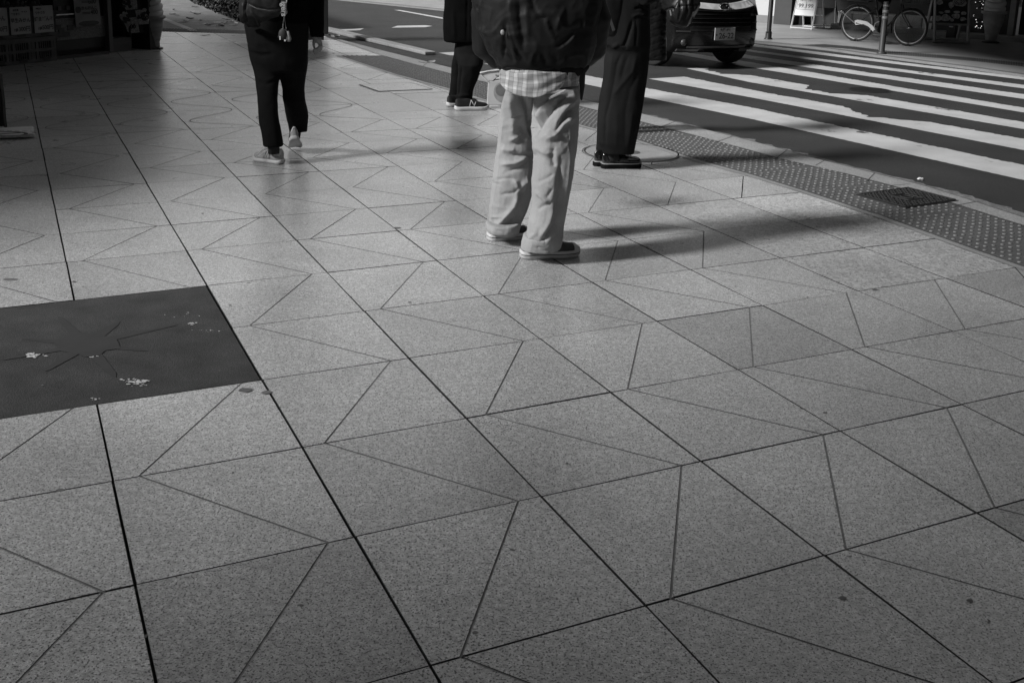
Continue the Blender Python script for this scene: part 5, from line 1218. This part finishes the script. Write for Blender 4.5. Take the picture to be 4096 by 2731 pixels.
m_ = MB(); m_.tube([atY(*bp(x, y), YB + dy) for x, y, dy in ((890, 45, -.07), (960, 80, -.085), (1060, 95, -.085), (1165, 92, -.07))], .0022, 5); pchild(m_.build('zip', mat('zip_grey', .10, .4), smooth=True), hbag)
YK = YB - .085
kc = atY(*hx(1020, 200), YK); ky = empty('key_tag', kc, 0, 'black strap tag reading Tigers with two charms hanging from the hip bag', 'tag')
KK = lambda x, y, dy=0: atY(*hx(x, y), YK + dy) - kc
m_ = MB(); m_.prism([KK(960, -180), KK(1085, -180), KK(1088, 290), KK(958, 285)], (0, .006, 0)); m_.build('strap', mat('strap_black', .010, .6), ky)
m_ = MB()
for a, b in (((961, 285), (1086, 290)), ((1086, 290), (1088, 230)), ((961, 285), (962, 245)), ((1084, 60), (1085, -20))): m_.tube([KK(*a, -.001), KK(*b, -.001)], .0016, 4)
m_.build('edge', mat('strap_edge', .16, .5), ky)
xd = KK(1020, 240) - KK(1020, 60)
t = text('Tigers', .052, mat('tag_white', .4, .5), ky, 'lettering', bold=.0012); t.matrix_local = frame_matrix(t, KK(1022, 145, -.003), xd, Vector((1, 0, 0)))
t.data.transform(Matrix.Shear('XY', 4, (.25, 0)) if False else Matrix.Identity(4))
t = text('HANSHIN', .019, mat('tag_grey', .22, .5), ky, 'lettering'); t.matrix_local = frame_matrix(t, KK(1051, 180, -.003), xd, Vector((1, 0, 0)))
m_ = MB(); m_.tube([KK(1024, 290), KK(1018, 400), KK(1004, 510)], .0016, 5); m_.tube([KK(1024, 290), KK(1045, 460), KK(1065, 580)], .0016, 5)
for y in (520, 545, 570, 595): m_.blob(KK(1003, y), .004, 5)
for y in (585, 605, 640): m_.blob(KK(1068, y), .0035, 5)
m_.tube([KK(962, 630), KK(985, 615), KK(1010, 612), KK(1050, 632)], .003, 5)
m_.build('chain', G['steel'], ky)
m_ = MB(); m_.blob(KK(1000, 725), (.030, .016, .040), 8); m_.blob(KK(1025, 800), (.014, .010, .018), 6); m_.blob(KK(915, 775), (.006, .006, .012), 5); m_.build('charm', mat('charm_dark', .022, .7), ky, smooth=True)
m_ = MB(); m_.box(KK(942, 800, -.012), (.008, .006, .025)); m_.box(KK(1045, 850, -.008), (.01, .005, .012)); m_.build('charm_tab', G['white_leather'], ky)
m_ = MB(); m_.tube([KK(1105, 655), KK(1125, 740), KK(1148, 815), KK(1130, 875)], [.008, .010, .011, .007], 8); m_.tube([KK(1085, 730), KK(1095, 820), KK(1105, 875)], [.005, .007, .006], 6); m_.build('charm', mat('charm_furry', .18, .8, var=.6, scale=150), ky, smooth=True)

# ---- person in trainers and long coat --------------------------------
z4 = Zm(1200, 0, 2.614); YN = at(1860, 432).y
npn = empty('person', (atY(1850, 300, YN).x, YN, 0), 0, 'person in long black coat and dark trainers waiting side-on near the kerb', 'person')
m_ = MB()
outline_loft(m_, [(380, 1640, 1960, .02, .75), (480, 1630, 1950, .02), (560, 1615, 1938, .02), (680, 1650, 1915, -.06), (760, 1650, 1880, -.06), (830, 1645, 1860, -.06), (900, 1642, 1830, -.06), (960, 1640, 1812, -.06), (1000, 1636, 1808, -.06), (1080, 1638, 1808, -.06)], YN, .75, z4)
outline_loft(m_, [(420, 1625, 1900, .08, .7), (560, 1610, 1850, .10), (700, 1581, 1780, .14), (800, 1574, 1760, .16), (900, 1568, 1740, .16), (1000, 1557, 1690, .16), (1020, 1558, 1680, .16), (1085, 1550, 1665, .16)], YN, .7, z4)
remesh(m_, 'trousers', G['blackcloth'], npn, .011, 3, [(z4, [(1560, 1000), (1620, 1012), (1700, 1000), (1805, 1005)], 10, .010), (z4, [(1690, 700), (1670, 900), (1660, 1000)], 12, -.012)], wr=.006, wscale=9)
m_ = MB()
outline_loft(m_, [(445, 1500, 2000, 0, .62), (400, 1493, 2000, 0, .64), (190, 1495, 1990, 0, .62), (0, 1505, 1975, 0, .6), (-200, 1520, 1960, 0, .55), (-420, 1540, 1950, 0, .55), (-600, 1530, 1950, 0, .5), (-690, 1600, 1880, 0, .45), (-730, 1680, 1800, 0, .5)], YN + .03, .6, z4)
m_.tube([atY(*z4(1720, -640), YN - .12), atY(*z4(1730, -300), YN - .17), atY(*z4(1800, -60), YN - .14)], [.075, .07, .06], 12)
remesh(m_, 'coat', G['blacksoft'], npn, .012, 4, [(z4, [(1750, -100), (1745, 150), (1740, 430)], 7, -.014), (z4, [(1600, 100), (1620, 400)], 20, .010)], wr=.006, wscale=7)
body_mesh(npn, (npn.location.x, YN + .02, 0), 1.43, (1, .15))
G['black_knit'] = mat('black_knit', .012, .7, var=.2, scale=60)
r, stroke, fin = shoe_px(npn, z4(1618, 1158), z4(1972, 1146), .105, .030, .088, G['black_knit'], G['white_sole'], kind='sneaker')
n_mark(r, stroke, fin, -1, mat('pale_letter', .55, .5), .40, .62)
shoe_px(npn, z4(1535, 1118), z4(1850, 1096), .105, .030, .085, G['black_knit'], G['white_sole'], kind='sneaker')

# ---- person in wide trousers and loafers ------------------------------
z5 = Zm(2200, 0, 2.24); YF = at(2480, 672).y
lp = empty('person', (atY(2480, 300, YF).x, YF, 0), 0, 'person in wide dark trousers, short coat and glossy black loafers', 'person')
G['charcoal'] = mat('charcoal_wool', .009, .85, spec=.12, var=.15, scale=10, fine=.2, fscale=400)
m_ = MB()
outline_loft(m_, [(400, 470, 895, 0, .7), (460, 500, 892, 0), (550, 485, 886, 0), (650, 482, 879, 0), (760, 470, 863, 0), (880, 440, 846, 0), (1000, 430, 824, -.02), (1100, 424, 806, -.04), (1180, 420, 791, -.05), (1280, 414, 770, -.05), (1376, 480, 750, -.05)], YF, .62, z5)
outline_loft(m_, [(700, 476, 700, .10, .7), (900, 437, 660, .13), (1000, 430, 640, .14), (1150, 421, 610, .14), (1250, 415, 600, .14), (1350, 410, 590, .14)], YF, .7, z5)
LF = [([(640, 490), (600, 580), (570, 760), (540, 900), (500, 1050), (492, 1300)], 14, -.016), ([(770, 510), (740, 640), (640, 760), (570, 850)], 18, .014), ([(700, 500), (660, 620), (640, 700)], 16, -.012), ([(560, 500), (540, 650), (500, 850)], 16, .010), ([(800, 650), (720, 800), (680, 1000), (670, 1300)], 20, -.010), ([(600, 1000), (590, 1320)], 20, .008), ([(735, 1000), (700, 1330)], 18, .008)]
remesh(m_, 'trousers', G['charcoal'], lp, .009, 4, [(z5, p, w_ * 1.1, a * .5) for p, w_, a in LF], wr=.004, wscale=6, prof=1.5)
m_ = MB()
outline_loft(m_, [(452, 520, 880, 0, .66), (440, 500, 895, 0, .66), (400, 452, 900, 0, .66), (340, 450, 900, 0, .66), (200, 440, 902, 0, .62), (0, 430, 900, 0, .58), (-200, 440, 890, 0, .52), (-420, 440, 900, 0, .48), (-500, 520, 820, 0, .45), (-540, 600, 730, 0, .5)], YF, .6, z5)
m_.tube([atY(*z5(700, -460), YF - .10), atY(*z5(760, -200), YF - .16), atY(*z5(860, -20), YF - .14), atY(*z5(980, -60), YF - .06)], [.075, .075, .065, .055], 14)
remesh(m_, 'coat', G['charcoal'], lp, .010, 4, [(z5, [(760, 80), (820, 70), (880, 110)], 8, -.012), (z5, [(740, 150), (800, 130), (880, 150)], 7, .012), (z5, [(770, 160), (775, 300), (765, 440)], 8, -.008), (z5, [(740, 190), (690, 360), (650, 450)], 14, -.014), (z5, [(610, 400), (560, 430)], 16, .010)], wr=.004, wscale=8)
body_mesh(lp, (lp.location.x, YF, 0), 1.38, (1, .1))
G['patent'] = mat('patent_leather', .008, .12, var=.1, coat=.6); G['lug'] = mat('lug_sole', .005, .8, spec=.1)
shoe_px(lp, z5(458, 1506), z5(812, 1498), .108, .042, .078, G['patent'], G['lug'], kind='loafer')
shoe_px(lp, z5(389, 1486), z5(740, 1474), .108, .042, .078, G['patent'], G['lug'], kind='loafer')
sk = MB(); sk.tube([atY(*z5(560, 1320), YF), atY(*z5(560, 1400), YF), atY(*z5(570, 1440), YF)], [.05, .05, .05], 12); sk.tube([atY(*z5(480, 1310), YF + .14), atY(*z5(490, 1420), YF + .14)], [.045, .05], 12); pchild(sk.build('socks', mat('black_sock', .01, .9), smooth=True), lp)
sb2 = empty('shoulder_bag', atY(*z5(500, 150), YF - .22), 0, 'dark shoulder bag with strap hanging between padded jacket and short coat', 'bag')
m_ = MB(); outline_loft(m_, [(330, 470, 580, 0, .5), (300, 440, 600, 0, .4), (150, 425, 640, 0, .35), (0, 430, 660, 0, .35), (-80, 450, 650, 0, .3)], YF - .26, .4, z5)
remesh(m_, 'bag_body', mat('bag_dark', .008, .5, spec=.2, var=.2, scale=10), sb2, .009, 4, wr=.005, wscale=12)
m_ = MB(); m_.prism([atY(*z5(x, y), YF - .36) for x, y in ((500, 100), (522, 92), (585, 270), (562, 285))], (0, .006, 0)); pchild(m_.build('strap', mat('strap_dark', .035, .5), bevel=.001), sb2)

# ---- person in quilted coat behind ------------------------------------
YQ = YF + 1.5
qp = empty('person', (atY(*z5(700, 300), YQ).x, YQ, 0), 0, 'person in long black quilted coat standing behind the loafers wearer', 'person')
G['quilt'] = mat('quilted_nylon', .008, .4, spec=.25, var=.2, scale=6)
m_ = MB()
outline_loft(m_, [(538, 800, 1046, 0, .7), (520, 790, 1048, 0, .72), (400, 780, 1042, 0, .72), (200, 770, 1040, 0, .7), (0, 740, 1045, 0, .66), (-200, 730, 1050, 0, .6), (-340, 720, 1060, 0, .55), (-420, 800, 990, 0, .5)], YQ, .6, z5)
m_.tube([atY(*z5(1010, -330), YQ), atY(*z5(1090, -140), YQ - .06), atY(*z5(1150, 60), YQ - .10)], [.10, .11, .12], 14)
m_.tube([atY(*z5(1140, 60), YQ - .10), atY(*z5(1220, 100), YQ - .12), atY(*z5(1290, 140), YQ - .14)], [.15, .155, .11], 14)
QF = []
for y in range(-20, 540, 62):
    QF += [(z5, [(870, y), (1040, y + 70)], 4, -.007), (z5, [(1040, y), (870, y + 70)], 4, -.007)]
QF += [(z5, [(1160, -20), (1170, 90), (1150, 190)], 8, -.016), (z5, [(1230, -10), (1235, 100), (1205, 200)], 8, -.016), (z5, [(1150, 60), (1320, 50)], 5, -.010), (z5, [(1280, 0), (1290, 120), (1270, 210)], 8, -.014)]
remesh(m_, 'coat', G['quilt'], qp, .010, 3, QF, wr=.006, wscale=12)
m_ = MB()
for sx, dy in ((640, -.08), (680, .10)): m_.tube([atY(*z5(sx, 500), YQ + dy), Vector((atY(*z5(sx, 500), YQ).x, YQ + dy, .45)), Vector((atY(*z5(sx - 40, 500), YQ).x, YQ + dy, .07))], [.08, .065, .055], 12)
pchild(m_.build('trousers', G['blacksoft'], smooth=True), qp)
for dy in (-.08, .10): shoe(qp, Vector((atY(*z5(640, 500), YQ).x, YQ + dy, 0)), (.3, 1), .27, .10, .03, .08, G['patent'], G['lug'], kind='sneaker')
body_mesh(qp, (qp.location.x + .05, YQ, 0), 1.42, (1, .1))
# ------------------------------------------------------------------ car
CF = Vector((.454, -.891, 0)).normalized(); CR = Vector((.891, .454, 0)).normalized()
front = at(2838, 262, ROAD_Z) ; 
w_t = at(2905, 252, ROAD_Z)
axle = w_t - CR * .60
car = empty('car', axle - CF * 1.25, math.atan2(CF.y, CF.x), 'black boxy minicar turning across the crossing, chrome grille and white number plate', 'car')
G['car_paint'] = mat('car_paint', .004, .25, var=.1, coat=.12, spec=.35); G['car_trim'] = mat('car_trim', .007, .6); G['chrome'] = mat('chrome', .7, .12, metal=1.0, var=.05)
G['lamp_glass'] = mat('lamp_glass', .10, .08, var=.2, scale=30, coat=.5); G['tyre'] = mat('tyre', .010, .8, var=.2, scale=30)
# local axes: x forward, y to the car's left, z up; wheelbase 2.45, front axle at x=1.25
HWc = .69
def prof(inset=0.0):
    return [(-1.68, .28), (-1.70, .75), (-1.66, 1.25), (-1.50, 1.60), (-1.2, 1.68), (.2, 1.66), (.62, 1.48), (1.22, 1.02), (1.62, .93), (1.84, .84), (1.90, .70), (1.92, .50), (1.90, .30), (1.80, .22), (1.0, .20), (-1.5, .20)]
m_ = MB(); secs = []
for y in np.linspace(-HWc, HWc, 15):
    u = abs(y) / HWc; k = u ** 6; sec = []
    for x, z in prof():
        nx = x - (.17 * u ** 3.0 if x > 1.3 else 0) + (.05 * u ** 4 if x < -1.3 else 0)
        nz = z - (.06 * u ** 5 if z > 1.5 else 0)
        sec.append(Vector((nx, y * (1 - (.10 * max(0, (z - .95)) / .7)), nz)))
    secs.append(sec)
m_.rings(secs); 
body = m_.build('body', G['car_paint'], car, smooth=False, bevel=.03)
body.data.polygons.foreach_set('use_smooth', [True] * len(body.data.polygons))
em = body.modifiers.new('e', 'EDGE_SPLIT') if False else None
def fx(y, z):
    """x of the nose surface at y, z"""
    u = abs(y) / HWc
    pts = [(.22, 1.80), (.30, 1.90), (.50, 1.92), (.70, 1.90), (.84, 1.84), (.93, 1.62)]
    x = pts[0][1]
    for (z0, x0), (z1_, x1) in zip(pts[:-1], pts[1:]):
        if z0 <= z <= z1_: x = x0 + (x1 - x0) * (z - z0) / (z1_ - z0)
    return x - .17 * u ** 3
def nose(pts, d0, d1, name, m, n=10, **k):
    """panel following the nose; pts = [(y0, z0, z1) ...] across the car"""
    q = MB(); rs = []
    for y, za, zb_ in pts: rs.append([Vector((fx(y, za) + d0, y, za)), Vector((fx(y, za) + d1, y, za)), Vector((fx(y, zb_) + d1, y, zb_)), Vector((fx(y, zb_) + d0, y, zb_))])
    q.rings(rs); return q.build(name, m, car, **k)
ys = np.linspace(-.58, .58, 13)
nose([(y, .52 - .02 * abs(y), .79) for y in np.linspace(-.50, .50, 11)], -.02, .006, 'grille', mat('grille_black', .004, .5))
nose([(y, .785 + .05 * (abs(y) / .58) ** 2, .855 + .045 * (abs(y) / .58) ** 1.2) for y in ys], -.02, .045, 'grille_bar', mat('bright_chrome', .5, .22, metal=.25), bevel=.006)
nose([(y, .755 + .05 * (abs(y) / .58) ** 2, .775 + .05 * (abs(y) / .58) ** 2) for y in ys], -.02, .014, 'grille_trim', mat('trim_grey', .08, .3, metal=.5))
for i in range(4): nose([(y, .56 + i * .055, .568 + i * .055) for y in np.linspace(-.48, .48, 9)], -.01, .012, 'grille_slat', mat('slat', .012, .4))
# emblem: oval ring with star cluster
q = MB(); X = fx(0, .83) + .055
el = lambda a, b, n=32, x=X: [Vector((x, a * math.cos(6.2832 * i / n), .83 + b * math.sin(6.2832 * i / n))) for i in range(n)]
q.tube(el(.075, .046) + el(.075, .046)[:2], .007, 6, cap=False); q.build('emblem_ring', G['chrome'], car, smooth=True)
q = MB(); q.rings([el(.07, .042, x=X - .03), el(.07, .042, x=X - .004)]); eo = q.build('emblem', mat('emblem_black', .01, .3), car)
for y, z, s_ in ((.028, .845, .015), (-.005, .825, .008), (-.025, .835, .008), (-.03, .815, .008), (.005, .810, .008), (-.045, .828, .007)):
    q = MB(); q.blob((X - .002, y, z), (.004, s_, s_ * .7), 5); q.build('emblem_star', G['chrome'], eo)
# number plate
zc = .475; X = fx(0, zc) + .022
pl = MB(); pl.box((X, 0, zc), (.012, .33, .165)); po_ = pl.build('number_plate', mat('plate_white', .34, .5, var=.05), car, bevel=.004)
G['plate_ink'] = mat('plate_ink', .02, .5)
for s_, y, z, sz in (('26-22', .022, -.028, .105), ('・', -.135, -.02, .10), ('大阪 581', 0, .052, .045)):
    t = text(s_, sz, G['plate_ink'], po_, 'plate_lettering', bold=.002); t.matrix_local = frame_matrix(t, (X + .0075, -y * -1 if False else y, zc + z), (0, 1, 0), (0, 0, 1))
q = MB(); q.tube([(X + .004, -.165, zc - .083), (X + .004, .165, zc - .083)], .005, 6); q.tube([(X + .004, -.165, zc + .083), (X + .004, .165, zc + .083)], .003, 6); q.build('plate_frame', G['chrome'], po_)
# headlights, fog lights, bumper lip
for s_ in (-1, 1):
    nose([(s_ * y, .70, .86 + .02 * i) for i, y in enumerate((.50, .56, .62, .68, .71))], -.03, .012, 'headlight', G['lamp_glass'], bevel=.01)
    q = MB(); q.blob((fx(.56, .34) + .0, s_ * .56, .36), (.03, .045, .045), 8); q.build('fog_light', mat('fog_glass', .05, .3), car, smooth=True)
    nose([(s_ * y, .50, .515) for y in (.50, .56, .62, .66)], -.01, .014, 'bumper_trim', mat('dim_trim', .03, .4))
    nose([(s_ * y, .605, .617) for y in (.52, .57, .62, .66)], -.01, .012, 'bumper_trim', mat('dim_trim', .03, .4))
    nose([(s_ * y, .24, .27) for y in (.34, .44, .54, .62)], -.01, .02, 'bumper_corner', mat('corner_grey', .06, .4))
nose([(y, .285, .312) for y in np.linspace(-.52, .40, 9)], -.02, .02, 'bumper_lip', mat('lip_grey', .06, .35))
# wheels
def wheel(x, y, steer):
    R_ = Matrix.Rotation(steer, 3, 'Z'); s_ = 1 if y > 0 else -1
    def put(mb): mb.v = [tuple(R_ @ Vector((v[0], v[2], v[1])) + Vector((x, y, .285))) for v in mb.v]; return mb
    t = MB(); t.lathe([(.19, -.07), (.265, -.078), (.282, -.06), (.285, 0), (.282, .06), (.265, .078), (.19, .07)], 32); o = put(t).build('wheel', G['tyre'], car, smooth=True)
    r_ = MB(); r_.lathe([(.0, .05), (.06, .06), (.07, .045), (.17, .055), (.19, .068), (.195, .07), (.19, -.07), (0, -.07)], 24)
    put(r_).build('rim', mat('wheel_rim', .12, .3, metal=.6), o, smooth=True)
    c_ = MB(); c_.blob((0, 0, .075 * s_), (.03, .03, .012), 6); put(c_).build('hub_cap', G['chrome'], o, smooth=True)
for x in (1.25, -1.2):
    for y in (.62, -.62): wheel(x, y, rad(14) if x > 0 else 0)
# wheel arches, windows, mirrors, sill
for y in (-1, 1):
    for x in (1.25, -1.2):
        q = MB(); q.rings([[Vector((x + r_ * math.cos(a), y * (HWc + d_), .285 + r_ * math.sin(a))) for a in np.linspace(-.2, math.pi + .2, 16)] for r_, d_ in ((.30, .004), (.36, .012), (.37, .0))], 0, False, False); q.build('wheel_arch', G['car_trim'], car)
    q = MB(); q.box((0, y * (HWc + .004), .27), (1.9, .02, .05)); q.build('sill', mat('sill_chrome', .4, .25, metal=.8), car)
    q = MB(); q.prism([(-1.3, y * (HWc * .955 + .0), 1.02), (.75, y * HWc * .955, 1.02), (.25, y * HWc * .915, 1.52), (-1.2, y * HWc * .915, 1.52)], (0, y * .012, 0)); q.build('side_window', G['glass'], car)
    q = MB(); q.blob((.82, y * .86, 1.06), (.06, .10, .07), 8); q.build('mirror', G['car_paint'], car, smooth=True)
q = MB(); q.prism([(1.24, -.60, 1.03), (1.24, .60, 1.03), (.64, .55, 1.49), (.64, -.55, 1.49)], (.012, 0, .010)); q.build('windscreen', G['glass'], car)

# ------------------------------------------------------------------ bicycle and rider
ra, fa = at(1965 * 1.7415, 95 * 1.7415 + 1), at(2085 * 1.7415, 106 * 1.7415 + 1)
d = fa - ra; d.z = 0; wb_ = d.length
bk = empty('bicycle', ra, math.atan2(d.y, d.x), 'dark city bicycle with pale chain guard ridden along the far pavement', 'bicycle')
RW = .315
G['frame_dark'] = mat('bike_frame', .045, .35, var=.1); G['guard'] = mat('chain_guard', .5, .4, var=.05); G['spoke'] = mat('spoke', .06, .4, metal=.6); G['bike_chrome'] = mat('bike_chrome', .5, .2, metal=.9)
def circ(cx, cz, r, a0, a1, n, y=0): return [Vector((cx + r * math.cos(a), y, cz + r * math.sin(a))) for a in np.linspace(a0, a1, n)]
for x in (0, wb_):
    q = MB(); q.tube(circ(x, RW, RW - .018, 0, 2 * math.pi, 48), .018, 8, cap=False); wo_ = q.build('wheel', G['tyre'], bk, smooth=True)
    q = MB(); q.tube(circ(x, RW, RW - .042, 0, 2 * math.pi, 48), .010, 6, cap=False); q.build('rim', mat('bike_rim', .28, .4, metal=.3), wo_, smooth=True)
    q = MB()
    for i in range(28): 
        a = 6.2832 * i / 28; b = a + .35 * (1 if i % 2 else -1); y = .03 * (1 if (i // 2) % 2 else -1)
        q.tube([(x + .02 * math.cos(b), y, RW + .02 * math.sin(b)), (x + (RW - .05) * math.cos(a), 0, RW + (RW - .05) * math.sin(a))], .0013, 3)
    q.build('spokes', G['spoke'], wo_); q = MB(); q.tube([(x, -.05, RW), (x, .05, RW)], .025, 10); q.build('hub', G['bike_chrome'], wo_, smooth=True)
bb = (wb_ * .46, RW - .04)
q = MB()
for pts, r_ in (([(bb[0], 0, bb[1]), (bb[0] + .14, 0, bb[1] + .05), (bb[0] + .28, 0, bb[1] + .22), (wb_ - .19, 0, .62), (wb_ - .20, 0, .78)], .018), ([(bb[0], 0, bb[1]), (bb[0] - .10, 0, .56), (bb[0] - .14, 0, .78)], .016), ([(0, .05, RW), (bb[0], .03, bb[1])], .010), ([(0, -.05, RW), (bb[0], -.03, bb[1])], .010), ([(0, .05, RW), (bb[0] - .10, .02, .60)], .008), ([(0, -.05, RW), (bb[0] - .10, -.02, .60)], .008)): q.tube(pts, r_, 8)
q.build('frame', G['frame_dark'], bk, smooth=True)
q = MB(); q.tube([(wb_ - .21, 0, .92), (wb_ - .19, 0, .70)], .016, 8)
for y in (-.045, .045): q.tube([(wb_ - .18, y, .68), (wb_ - .13, y, .5), (wb_, y, RW)], .011, 8)
q.build('fork', mat('bike_fork', .05, .4), bk, smooth=True)
q = MB(); q.tube([(wb_ - .40, -.27, .93), (wb_ - .24, -.22, .97), (wb_ - .20, 0, .93), (wb_ - .24, .22, .97), (wb_ - .40, .27, .93)], .011, 8); q.build('handlebar', G['bike_chrome'], bk, smooth=True)
q = MB(); q.blob((bb[0] - .20, 0, .82), (.13, .08, .035), 8); q.build('saddle', G['black_metal'], bk, smooth=True)
for x, a0, a1, m in ((0, .55, 3.35, G['frame_dark']), (wb_, .9, 3.5, G['frame_dark'])):
    q = MB(); q.rings([[Vector((x + (RW + .012) * math.cos(a), y, RW + (RW + .012 + z) * math.sin(a))) for y, z in ((-.026, -.012), (-.012, 0), (.012, 0), (.026, -.012))] for a in np.linspace(a0, a1, 24)], 0, False, False); q.build('mudguard', m, bk, smooth=True)
q = MB(); q.rings([[Vector(((RW + .020) * math.cos(a), y, RW + (RW + .020) * math.sin(a))) for y in (-.02, .02)] for a in np.linspace(1.75, 2.45, 10)], 0, False, False); q.build('mudguard_glint', G['bike_chrome'], bk)
q = MB(); q.tube([(-.30, -.04, .50), (-.02, -.05, RW)], .006, 6); q.build('stay', G['bike_chrome'], bk)
q = MB(); q.blob((-.32, 0, .50), (.012, .02, .018), 6); q.build('reflector', mat('reflector_pale', .5, .3), bk, smooth=True)
q = MB(); Y = -.055
q.prism([(-.03, Y, RW + .04), (.02, Y, RW + .065), (.20, Y, RW + .045), (.30, Y, RW - .01), (.42, Y, RW - .12), (bb[0] + .08, Y, RW - .14), (bb[0] + .09, Y, RW - .17), (bb[0] - .02, Y, RW - .17), (.34, Y, RW - .13), (.24, Y, RW - .04), (.14, Y, RW - .005), (-.01, Y, RW - .03)], (0, .025, 0)); q.build('chain_guard', G['guard'], bk, bevel=.005)
q = MB(); q.tube(circ(bb[0], bb[1] + .015, .085, 0, 6.2832, 30, Y - .012), .009, 6, cap=False); q.build('chain_ring', mat('ring_grey', .22, .4), bk, smooth=True)
q = MB(); q.tube([(bb[0], Y - .03, bb[1]), (bb[0] + .08, Y - .04, bb[1] - .145)], .010, 6); q.box((bb[0] + .09, Y - .09, bb[1] - .155), (.09, .10, .025)); q.build('pedal', G['black_metal'], bk)
q = MB(); q.tube([(bb[0], .05, bb[1]), (bb[0] - .08, .06, bb[1] + .145)], .010, 6); q.box((bb[0] - .09, .11, bb[1] + .155), (.09, .10, .025)); q.build('pedal', G['black_metal'], bk)
q = MB(); z0, z1_, x0, x1 = .72, .94, wb_ - .12, wb_ + .28
for i in range(9):
    t = i / 8
    for (a, b) in (((x0, -.15, z1_), (x1, -.17, z1_)), ((x1, -.17, z1_), (x1, .17, z1_)), ((x1, .17, z1_), (x0, .15, z1_)), ((x0, .15, z1_), (x0, -.15, z1_))):
        p_ = Vector(a).lerp(Vector(b), t); c_ = Vector(((x0 + x1) / 2, 0, 0)); b_ = Vector((c_.x + (p_.x - c_.x) * .8, p_.y * .8, z0)); q.tube([p_, b_], .003, 4)
for z, s_ in ((z1_, 1), (.83, .9), (z0, .8)):
    c_ = (x0 + x1) / 2; q.tube([(c_ + (x0 - c_) * s_, -.15 * s_, z), (c_ + (x1 - c_) * s_, -.17 * s_, z), (c_ + (x1 - c_) * s_, .17 * s_, z), (c_ + (x0 - c_) * s_, .15 * s_, z), (c_ + (x0 - c_) * s_, -.15 * s_, z)], .005, 5)
q.build('basket', mat('basket_dark', .025, .5), bk)
q = MB(); q.box((.0, 0, .70), (.40, .15, .02))
q.build('rack', G['frame_dark'], bk)
fd_ = Vector((d.x, d.y, 0)).normalized(); sd_ = Vector((-fd_.y, fd_.x, 0))
W_ = lambda x, y, z: ra + fd_ * x + sd_ * y + Vector((0, 0, z))
rd = empty('person', W_(bb[0] - .15, 0, 0), 0, 'cyclist in black trousers seated on the city bicycle', 'person')
q = MB(); hipz = .92
q.tube([W_(bb[0] - .20, -.10, hipz), W_(bb[0] + .12, -.11, .72), W_(bb[0] + .10, -.12, .42), W_(bb[0] + .06, -.13, .20)], [.10, .085, .065, .055], 14)
q.tube([W_(bb[0] - .20, .10, hipz), W_(bb[0] + .18, .11, .86), W_(bb[0] - .02, .12, .62), W_(bb[0] - .10, .13, .47)], [.10, .085, .062, .055], 14)
q.tube([W_(bb[0] - .22, -.13, hipz + .02), W_(bb[0] - .22, .13, hipz + .02)], [.12, .12], 14)
remesh(q, 'trousers', G['blacksoft'], rd, .012, 3, wr=.006, wscale=12)
q = MB(); q.rings([ring(W_(bb[0] - .24 + .06 * i, 0, hipz + .02 + .11 * i), .16 - .008 * i, .125, 20, math.atan2(d.y, d.x) + math.pi / 2) for i in range(6)])
for s_ in (-1, 1): q.tube([W_(bb[0] + .04, s_ * .17, 1.42), W_(bb[0] + .18, s_ * .22, 1.2), W_(wb_ - .36, s_ * .25, .98)], [.07, .06, .045], 12)
remesh(q, 'jacket', G['blacksoft'], rd, .012, 3, wr=.006, wscale=12)
body_mesh(rd, W_(bb[0] + .06, 0, 0), 1.44, (fd_.x, fd_.y))
for s_, xx, zz in ((-1, bb[0] + .03, bb[1] - .14), (1, bb[0] - .14, bb[1] + .17)):
    shoe(rd, W_(xx - .10, s_ * .13, zz), (fd_.x, fd_.y), .26, .095, .028, .075, G['black_knit'], mat('cycle_sole', .25 if s_ > 0 else .03, .6), kind='sneaker')
